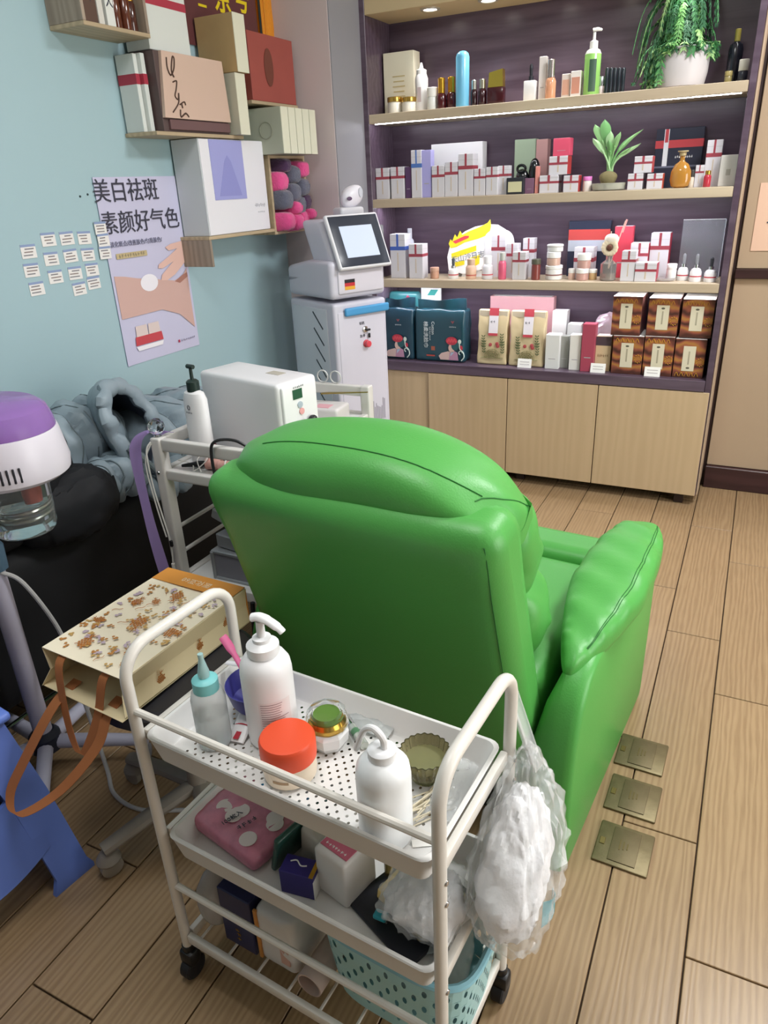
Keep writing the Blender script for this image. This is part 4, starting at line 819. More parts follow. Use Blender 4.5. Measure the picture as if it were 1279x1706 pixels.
# aluminium cases on the lower shelf
al = mat('#9fa2a6', 0.4, .5, name='case_alu'); ag = mat('#7b7b84', 0.5, name='case_panel')
t = thing('aluminium_case', 'grey aluminium case on the rear trolley lower shelf', 'case', (-1.20, 1.53, .3635), R(0))
MB().rbox((0,0,.045), (.20,.2,.085), .003, 1).build('case_body', ag, t)
for z in (.003,.088): MB().rbox((0,0,z), (.207,.207,.012), .003, 1).build('edge_frame', al, t)
for sx in (-1,1): MB().rbox((sx*.1,-.1,.045), (.012,.012,.09), .003, 1).build('corner_edge', al, t)
t = thing('aluminium_case', 'second aluminium case stacked askew with raised lid', 'case', (-1.185, 1.52, .4585), R(-8))
MB().rbox((0,.01,.022), (.20,.19,.042), .003, 1).build('case_body', al, t); MB().rbox((0,0,0), (.205,.195,.03), .004, 1, M=Matrix.Translation((0,.005,.075))@Matrix.Rotation(R(14),4,'Y')@Matrix.Rotation(R(-8),4,'X')).build('raised_lid', mat('#a9acb0', 0.4, .3), t)
# ribbon, cables, crystal ball
pu = thing('purple_strap', 'purple cloth strap hanging down the rear trolley post', 'strap', (-1.43, 1.40, .8))
path = bez([(.04,.03,.0),(.0,-.005,.012),(-.03,-.025,-.02),(-.038,-.03,-.1),(-.028,-.03,-.25),(-.012,-.03,-.4),(.0,-.03,-.5)], 5); V = [Vector(p) for p in path]
MB().grid(lambda u_, v_: tuple(V[min(len(V)-1, int(round(v_*(len(V)-1))))]+Vector((.011*(u_-.5)*2, .009*(u_-.5)*2+.003*math.sin(v_*14+u_*2), .004*math.sin(u_*3)))), 5, len(V), thick=.0015).build('cloth', mat('#9c86c0', 0.8, sheen=.3), pu)
t = thing('usb_cable', 'white cable with small switch hanging beside the purple strap', 'cable', (-1.41, 1.38, .78))
cb = MB().tube(bez([(.0,0,.01),(-.012,-.01,-.02),(-.008,-.012,-.12),(.005,-.012,-.2),(.018,-.012,-.29),(.012,-.012,-.36)], 6), .0025, 6).build('cord', WHITE, t)
MB().rbox((.02,-.012,-.29), (.01,.008,.02), .002, 1).build('switch', BLACKP, t); MB().rbox((.012,-.012,-.37), (.01,.008,.03), .002, 1).build('plug', WHITE, t)
MB().tube(bez([(.0,.0,.005),(-.02,-.012,-.05),(-.01,-.014,-.16),(.008,-.014,-.27)], 6), .0022, 6).build('second_cord', WHITE, t)
t = thing('black_cable', 'black power cable looped over the rear trolley rail', 'cable', (-1.17, 1.385, .8)); MB().tube(bez([(-.03,-.005,-.12),(-.032,-.008,-.02),(-.02,0,.015),(.02,.03,.012),(.06,.05,-.02),(.1,.06,-.06)], 6), .0042, 8).build('cord', BLACKP, t)
t = thing('black_cable', 'thick black cable hanging below the rear trolley', 'cable', (-1.12, 1.36, .36)); MB().tube(bez([(0,0,0),(.0,-.01,-.12),(.01,-.02,-.24),(.05,-.05,-.33)], 6), .007, 8).build('cord', BLACKP, t)
t = thing('white_wire', 'curled thin white wire on the rear trolley shelf', 'cable', (-1.33, 1.43, .706)); MB().tube(bez([(-.04,0,.02),(0,.01,.01),(.03,-.02,.004),(.06,0,.03),(.05,.02,.045),(.03,.0,.03),(.055,-.02,.004)], 6), .0016, 5).build('wire', WHITE, t)
t = thing('crystal_ball', 'faceted crystal ball on the rear trolley corner post', 'ball', (-1.405, 1.405, .801))
bm_ = bmesh.new(); bmesh.ops.create_icosphere(bm_, subdivisions=2, radius=.024); b_ = MB(); bm_.verts.index_update(); b_.add([(v.co.x, v.co.y, v.co.z+.026) for v in bm_.verts], [tuple(v.index for v in f.verts) for f in bm_.faces]); bm_.free(); b_.build('crystal', mat('#f2f4f6', 0.02, trans=1.0, ior=1.5, name='crystal'), t, smooth=0)
MB().lathe([(.012,0),(.008,.003),(.007,.006)], seg=14).build('stem', CHROME, t)

# ================================================================== bed, coats
BLK = mat('#0b0c10', 0.75, bump=.2, bscale=12, name='black_cloth'); COATB = mat('#0c0e14', 0.75, bump=.35, bscale=14, name='navy_coat')
bd = thing('massage_bed', 'low black covered massage bed along the aqua wall', 'bed', (-1.795, 1.1, 0))
MB().rblock((0,0,.36), (.37,2.0,.42), .05, 14, fn=lambda q: (q.x+.012*noise3(q.y*9,q.z*7,1)*(1 if q.x > 0 else 0), q.y, q.z+.008*noise3(q.x*9,q.y*8,3))).build('cover', BLK, bd)
for sx in (-1,1):
    for y in (-.85,.2,.85): MB().rbox((sx*.14,y,.08), (.04,.04,.16), .004, 1).build('leg', mat('#2a2a2e', 0.5), bd)
MB().tube([(.15,-.85,.1),(.15,.85,.1)], .006, 8).build('stretcher', CHROME, bd)
bc = thing('black_coat', 'black puffy coat heaped on the bed behind the steamer', 'coat', (-1.77, 1.02, .567))
def crumple(a1, f1, a2, f2): return lambda q: (q.x*(1+a1*noise3(q.y*f1,q.z*f1,1)), q.y*(1+a1*noise3(q.x*f1,q.z*f1,2)), q.z*(1+a1*.6*noise3(q.x*f1,q.y*f1,3))+a2*noise3(q.x*f2,q.y*f2,q.z*f2))
MB().puff((0,-.02,.17), (.42,.72,.40), n=(26,), e=2.3, fn=crumple(.07,14,.012,45)).build('coat_body', COATB, bc)
MB().puff((.14,.22,.06), (.2,.34,.2), n=(18,), e=2.3, fn=crumple(.08,20,.01,50)).build('sleeve', COATB, bc)
GJ = mat('#8796a0', 0.45, bump=.9, bscale=20, name='grey_nylon'); GJL = mat('#4c5160', 0.75, bump=.2, bscale=40, name='jacket_lining')
gj = thing('grey_jacket', 'grey blue quilted puffer jacket with hood lying on the bed', 'jacket', (-1.74, 1.68, .575))
def quilt(n_, amp, ph=0.0, tilt=.6):
    def fn(q):
        w_ = abs(math.sin(q.y*n_+ph+tilt*math.sin(q.x*9+q.z*7))); k = 1-amp*(1-w_)**2.5+.09*noise3(q.x*19,q.y*19,q.z*19+ph)
        return (q.x*k, q.y, q.z*k+.004*noise3(q.x*40,q.y*36,1+ph))
    return fn
jb = MB().puff((.03,.13,.1), (.36,.46,.24), n=(34,), e=2.4, fn=quilt(30,.28)).build('body', GJ, gj)
js = MB().puff((-.07,-.22,.13), (.26,.36,.28), n=(32,), e=2.4, fn=quilt(34,.25,1.0)).build('shoulder', GJ, gj)
jl = MB().puff((.11,-.245,.065), (.15,.24,.15), n=(30,), e=2.3, fn=quilt(42,.3,.4,1.6)).build('sleeve', GJ, gj)
MB().puff((.14,-.06,.0), (.12,.24,.14), n=(28,), e=2.3, fn=quilt(46,.3,.2,1.2)).build('front_panel', GJ, gj)
QS = mat('#5f6c72', 0.6, name='quilt_seam_shade')  # seam lines coloured darker, standing for shade in folds and grooves
for o_, c_, rx, rz, ys in ((jb, (.03,.1), .17, .11, (-.02,.04,.1,.16,.22,.28)), (js, (-.07,.13), .12, .13, (-.36,-.30,-.24,-.18,-.12)), (jl, (.11,.065), .07, .07, (-.33,-.29,-.25,-.21,-.17))):
    for y_ in ys:
        MB().tube(onto(o_, [(c_[0]+rx*math.cos(R(a)), y_+.02*math.sin(R(a)*2), c_[1]+rz*math.sin(R(a))) for a in range(-40,150,8)], .0), .0025, 5).build('quilt_seam_shade', QS, o_)
rim = [Vector(p)-Vector((-1.74,1.68,.575)) for p in ((-1.585,1.497,.605),(-1.60,1.458,.71),(-1.61,1.432,.80),(-1.63,1.448,.868),(-1.655,1.505,.892),(-1.66,1.572,.868),(-1.63,1.612,.795),(-1.60,1.605,.712),(-1.58,1.555,.612))]
RP = bez(rim, 5); nr = len(RP); cr_ = sum(RP, Vector((0,0,0)))/nr; cc_ = Vector((-.10,-.06,.16))
def dome(u_, v_, k=1.0):
    p = RP[int(round(u_*(nr-1)))]; a = v_*math.pi/2
    return cr_+(p-cr_)*k*(math.cos(a)+.12*math.sin(2*a))+(cc_-cr_)*math.sin(a)
MB().grid(lambda u_, v_: tuple(dome(u_, v_, 1.10+.07*abs(math.sin(v_*9+.4)))), nr, 22).build('hood', GJ, gj)
MB().grid(lambda u_, v_: tuple(dome(u_, v_*.9, .86)), nr, 12).build('hood_lining', GJL, gj)
MB().tube([p+Vector((.004*math.sin(k*1.3),.004*math.cos(k*1.9),0)) for k, p in enumerate(RP)], [.013+.008*abs(math.sin(k*.75)) for k in range(nr)], 12, flat=1.35).build('hood_rim', GJ, gj)
MB().tube(bez([rim[1]+Vector((.02,-.005,.02)), rim[0]+Vector((.03,.02,.04)), rim[0]+Vector((.035,.05,-.03))], 6), .009, 8).build('zip_edge', mat('#7d8a90', 0.5), gj)

# ================================================================== facial steamer
fs_ = thing('facial_steamer', 'facial steamer with purple water tank and clear cup on a pole stand', 'steamer', (-1.53, .93, 0))
SWH = mat('#cfcbd6', 0.35, name='steamer_white')
hx, hy = .20, -.05
ell = dict(sx=1.0, sy=.8)
hd = MB().lathe([(.14,.895),(.155,.905),(.158,.925),(.147,.985),(.144,.992)], (hx,hy,0), 40, **ell).build('housing', SWH, fs_)
MB().lathe([(.143,.9925),(.140,1.01),(.131,1.032),(.115,1.042),(.001,1.045)], (hx,hy,0), 40, cap0=True, **ell).build('water_tank', mat('#b48ad0', 0.12, trans=.6, ior=1.15, name='purple_tank'), fs_)
for k in range(5): MB().rblock((0,0,0), (.004,.004,.03), .0018, 6, M=Matrix.Translation((hx+.158*.99*math.cos(R(-44+4.6*k)), hy+.158*.80*math.sin(R(-44+4.6*k)), .93))).build('vent_slot', mat('#1c1c26', 0.5), hd)
cup = MB().lathe([(.064,.895),(.063,.83),(.061,.79),(.055,.778),(.001,.777),],(hx+.045,hy-.005,0), 32, cap0=False).build('clear_cup', mat('#e6eeee', 0.04, trans=.95, ior=1.25, name='cup_plastic'), fs_)
MB().lathe([(.058,.782),(.0595,.792),(.0605,.828),(.001,.829)], (hx+.045,hy-.005,0), 28).build('water', mat('#dfe8ea', 0.02, trans=.95, ior=1.2), cup)
MB().tube([(hx+.01,hy-.03,.79),(hx+.0,hy-.025,.905)], .009, 10).build('intake_tube', mat('#d6d0b4', 0.4), cup)
MB().tube([(.04*math.cos(a)+hx+.05, .04*math.sin(a)+hy, .80+.0025*a) for a in [k*.3 for k in range(48)]], .0045, 8).build('heating_coil', mat('#b9b4ae', 0.25, .9), cup)
MB().lathe([(.014,.84),(.016,.86),(.014,.905)], (hx+.06,hy+.01,0), 14).build('red_float', mat('#a04038', 0.4), cup)
MB().lathe([(.022,1.045),(.026,1.049),(.02,1.06),(.012,1.064),(.001,1.065)], (hx-.035,hy-.03,0), 20).build('tank_knob', GLASS, fs_)
MB().tube([(0,0,.09),(0,0,.66)], .0235, 20).build('pole', mat('#bcb8c8', 0.3), fs_)
MB().lathe([(.024,.60),(.034,.605),(.036,.66),(.028,.675)], (0,0,0), 10).build('height_clamp', mat('#4a6478', 0.4), fs_)
MB().tube([(0,0,.66),(0,0,.96),(.05,-.01,.985),(.13,-.03,.985)], .016, 14).build('upper_pole', mat('#bcb8c8', 0.3), fs_)
MB().lathe([(.03,.05),(.042,.06),(.04,.10),(.028,.115)], (0,0,0), 20).build('hub', mat('#1b2030', 0.5), fs_)
for k in range(5):
    a = R(28+72*k); l = .27
    lg = MB().tube([(.03*math.cos(a),.03*math.sin(a),.075),(.12*math.cos(a),.12*math.sin(a),.072),(l*math.cos(a),l*math.sin(a),.062)], [.02,.019,.016], 12).build('base_leg', mat('#b4b4c6', 0.35), fs_)
    MB().lathe([(.016,-.008),(.022,-.006),(.022,.006),(.016,.008)], M=frame((l*math.cos(a)*.97,l*math.sin(a)*.97,.0225), (-math.sin(a),math.cos(a),0), (0,0,1)), seg=14).build('caster', mat('#8d8f98', 0.5), lg)
t = thing('power_cord', 'white power cord trailing from the steamer across the floor', 'cable', (-1.5, .93, 0))
MB().tube(bez([(-.008,.0,.60),(.02,.03,.56),(.06,.06,.42),(.09,.05,.3),(.12,.04,.15),(.16,.02,.03),(.22,-.02,.006),(.32,-.03,.006),(.44,.02,.006),(.58,.05,.006)], 8), .0055, 8).build('cord', mat('#bdbdbd', 0.4), t)

# ================================================================== blue stool
bs = thing('plastic_stool', 'blue moulded plastic stool at the left edge', 'stool', (-1.395, .565, 0), R(-8))
SB = mat('#6480d2', 0.42, name='blue_plastic')
def leg(sx, sy):
    f_, tp = .2, .135; vs = []; fs = []
    for z, k, w_ in ((0,f_,.052),(.012,f_,.05),(.03,f_-.008,.04),(.25,(f_+tp)/2-.002,.04),(.44,tp,.045)):
        # L shaped leg section, open to the inside
        x, y = sx*k, sy*k; t_ = .012
        P = [(x,y),(x-sx*w_*1.9,y),(x-sx*w_*1.9,y-sy*t_),(x-sx*t_,y-sy*t_),(x-sx*t_,y-sy*w_*1.9),(x,y-sy*w_*1.9)]
        vs += [(p[0],p[1],z) for p in P]
    for i in range(4):
        for j in range(6): fs.append((i*6+j, i*6+(j+1)%6, (i+1)*6+(j+1)%6, (i+1)*6+j))
    fs += [tuple(range(6)), tuple(24+j for j in range(6))]
    MB().add(vs, fs).build('leg', SB, bs, smooth=30)
for sx in (-1,1):
    for sy in (-1,1): leg(sx, sy)
for k in range(4):
    M_ = Matrix.Rotation(R(90*k),4,'Z')
    arc = [(-.13+.26*i/12, .10+.03*(1-abs(-1+2*i/12)**2)*-1+.02) for i in range(13)]; arc2 = [(-.13+.26*i/12, .255+.06*(abs(-1+2*i/12))**2.5) for i in range(13)]
    vs = []; fs = []
    for off in (.0, .010):
        for (x, z) in arc+arc2: vs.append((.2-.065*z/.44-off, x, z))
    n = 13
    for i in range(n-1): fs += [(i,i+1,n+i+1,n+i), (2*n+i,2*n+n+i,2*n+n+i+1,2*n+i+1), (i,2*n+i,2*n+i+1,i+1), (n+i,n+i+1,3*n+i+1,3*n+i)]
    MB().add(vs, fs, 0, M_).build('cross_brace', SB, bs)
    MB().rblock((.135,0,.415), (.012,.2,.06), .005, 8, M=M_).build('apron', SB, bs)
MB().rblock((0,0,.45), (.30,.30,.022), .01, 10).build('seat', SB, bs)
t_ = MB()
for k in range(4): t_.tube([( .07*math.cos(R(90*k+a)), .07*math.sin(R(90*k+a)), .4615) for a in range(10,80,10)], .004, 6)
t_.build('seat_ridges', SB, bs)

# ================================================================== rolling stool and paper bag
rs = thing('rolling_stool', 'grey based rolling stool with round dark seat under the paper bag', 'stool', (-1.03, .96, 0))
GS = mat('#8c857c', 0.5, name='stool_grey')
MB().lathe([(.05,.40),(.17,.405),(.185,.42),(.185,.445),(.17,.459),(.001,.461)], seg=36).build('seat', mat('#2c2c32', 0.5, name='dark_vinyl'), rs)
MB().tube([(0,0,.08),(0,0,.25)], .025, 16).build('column', GS, rs); MB().tube([(0,0,.25),(0,0,.40)], .014, 14).build('gas_lift', CHROME, rs)
for k in range(5):
    a = R(-112+72*k); l = .245
    lg = MB().tube([(.02*math.cos(a),.02*math.sin(a),.1),(.12*math.cos(a),.12*math.sin(a),.092),(l*math.cos(a),l*math.sin(a),.072)], [.022,.02,.018], 10, flat=.8).build('base_leg', GS, rs)
    c_ = (l*math.cos(a)*.97, l*math.sin(a)*.97)
    MB().lathe([(.018,-.02),(.025,-.017),(.025,-.004),(.012,-.003),(.012,.003),(.025,.004),(.025,.017),(.018,.02)], M=frame((c_[0],c_[1],.0255), (math.cos(a),math.sin(a),0), (0,0,1)), seg=16).build('caster', mat('#958e84', 0.5), lg)
    MB().lathe([(.0265,.036),(.028,.042),(.02,.056),(.01,.062)], (c_[0],c_[1],0), 14).build('caster_hood', GS, lg)
BAGM = mat('#e0cfa8', 0.65, name='kraft_cream'); BAGI = mat('#bdb3a2', 0.7, name='bag_inside'); ORG = mat('#d48f3c', 0.6, name='bag_orange'); PRI = mat('#b06e30', 0.6, name='bag_print'); STRAP = mat('#a8683c', 0.75, name='bag_strap')
bg = thing('paper_bag', 'cream paper gift bag with brown pineapple print lying on its side', 'bag', (-1.09, .97, .462), R(-2))
W2, L2, Hb = .12, .185, .095
th = .0012
def sheet(name, P00, P10, P01, P11, m, sag=0.0, n=7):
    A, B_, C_, D_ = map(Vector, (P00, P10, P01, P11))
    return MB().grid(lambda u_, v_: tuple((A*(1-u_)+B_*u_)*(1-v_)+(C_*(1-u_)+D_*u_)*v_+Vector((0,0,-sag*math.sin(math.pi*u_)*math.sin(math.pi*v_)))), n, n, thick=th).build(name, m, bg)
# long axis y (mouth at -y), width x
top = sheet('front_face', (-W2,-L2,Hb), (W2,-L2-.005,Hb-.004), (-W2,L2,Hb), (W2,L2,Hb-.004), mat('#eee4cc', 0.6, name='bag_face'), .004)
sheet('back_face', (-W2,-L2-.02,.012), (W2,-L2-.03,.008), (-W2,L2,.002), (W2,L2,.002), BAGM)
sheet('bag_base', (-W2,L2,.002), (W2,L2,.002), (-W2,L2,Hb), (W2,L2,Hb-.004), ORG)
for s in (-1,1):
    sheet('gusset', (s*W2,-L2,Hb-.002), (s*W2*.86,-L2-.005,Hb*.5), (s*W2,L2,Hb-.002), (s*W2*.97,L2,Hb*.5), BAGM); sheet('gusset', (s*W2*.86,-L2-.005,Hb*.5), (s*W2,-L2-.022,.012), (s*W2*.97,L2,Hb*.5), (s*W2,L2,.003), BAGM)
MB().box((0,L2-.028,Hb+.0006), (2*W2-.001,.056,.0012)).build('orange_strip', ORG, bg)
write('医化亚60', .022, frame((.0,L2-.03,Hb+.0016), (-1,0,0), (0,-1,0)), mat('#e8d2b0', 0.6), bg)
rnd = random.Random(21)
def pine(x, y, s_, a, z):
    M_ = Matrix.Translation((x,y,z))@Matrix.Rotation(a,4,'Z')
    mb = MB()
    for i in range(-2,3):
        for j in range(-3,4):
            if (i*.42)**2+(j*.3)**2 < .95: mb.box((i*.0042*s_+(.002*s_ if j % 2 else 0), j*.0042*s_, 0), (.0032*s_,.0032*s_,.0006), M=M_)
    for k in range(5): mb.add([(0,.013*s_,0),((k-2)*.006*s_,.024*s_-abs(k-2)*.003*s_,0),((k-2)*.003*s_+.002*s_,.014*s_,0)], [(0,1,2)], 0, M_)
    return mb
for x, y, s_, a in ((-.05,-.135,1.5,.3),(.0,-.03,1.6,-2.6),(.07,-.125,1.3,1.2),(-.07,.03,1.2,.2),(.055,.045,1.3,2.2),(.0,.09,1.4,-2.8),(-.09,-.06,1.0,1.7),(.09,-.03,1.4,-1.3),(-.03,.05,.9,1.0)):
    pine(x, y, s_, a, Hb+.0012).build('pineapple_print', PRI, top, smooth=0)
for k in range(95):
    x, y = rnd.uniform(-W2+.01,W2-.01), rnd.uniform(-L2+.01,L2-.07); mb = MB()
    for q in range(4): mb.lathe([(.0036,0),(.0001,.0001)], (x+rnd.uniform(-.008,.008), y+rnd.uniform(-.006,.006), Hb+.0009), 6)
    mb.build('flower_print', mat(['#b57c3e','#c09a5c','#b9a6b4'][k % 3], 0.6), top, smooth=0)
for k in range(12):
    x, y, a = rnd.uniform(-W2+.02,W2-.02), rnd.uniform(-L2+.02,L2-.08), rnd.random()*6
    MB().tube([(x+.004*i*math.cos(a)-.003*math.sin(i)*math.sin(a), y+.004*i*math.sin(a)+.003*math.sin(i)*math.cos(a), Hb+.001) for i in range(7)], .0007, 4).build('vine_print', PRI, top)
for y, z, s_ in ((-.1,.03,1.0),(.02,.035,.9),(.11,.04,.9)):
    p = pine(0,0,s_,0,0); put(p, frame((W2*.995-.004, y, z), (0,1,0), (-.0,0,1))); p.build('pineapple_print', PRI, bg, smooth=0)
def strap(name, pts, w_=.011, wd=(1,0,0), n=6):
    V_ = [Vector(p) for p in bez(pts, n)]; d_ = Vector(wd)
    MB().grid(lambda u_, v_: tuple(V_[int(round(v_*(len(V_)-1)))]+d_*(w_*(2*u_-1))), 3, len(V_), thick=.0012).build(name, STRAP, bg)
strap('handle_strap', [(-.065,-L2+.02,Hb-.004),(-.06,-L2-.012,Hb-.02),(-.05,-L2-.03,.0),(-.03,-L2-.045,-.075),(-.0,-L2-.055,-.10),(.02,-L2-.045,-.07),(.045,-L2-.025,.0),(.06,-L2-.008,Hb-.02),(.065,-L2+.02,Hb-.006)])
strap('handle_strap', [(-.06,-L2+.02,.016),(-.07,-L2-.04,-.01),(-.10,-L2-.12,-.11),(-.105,-L2-.16,-.16),(-.06,-L2-.18,-.175),(.0,-L2-.12,-.14),(.055,-L2-.055,-.06),(.065,-L2-.02,.0),(.065,-L2+.02,.014)], .013)
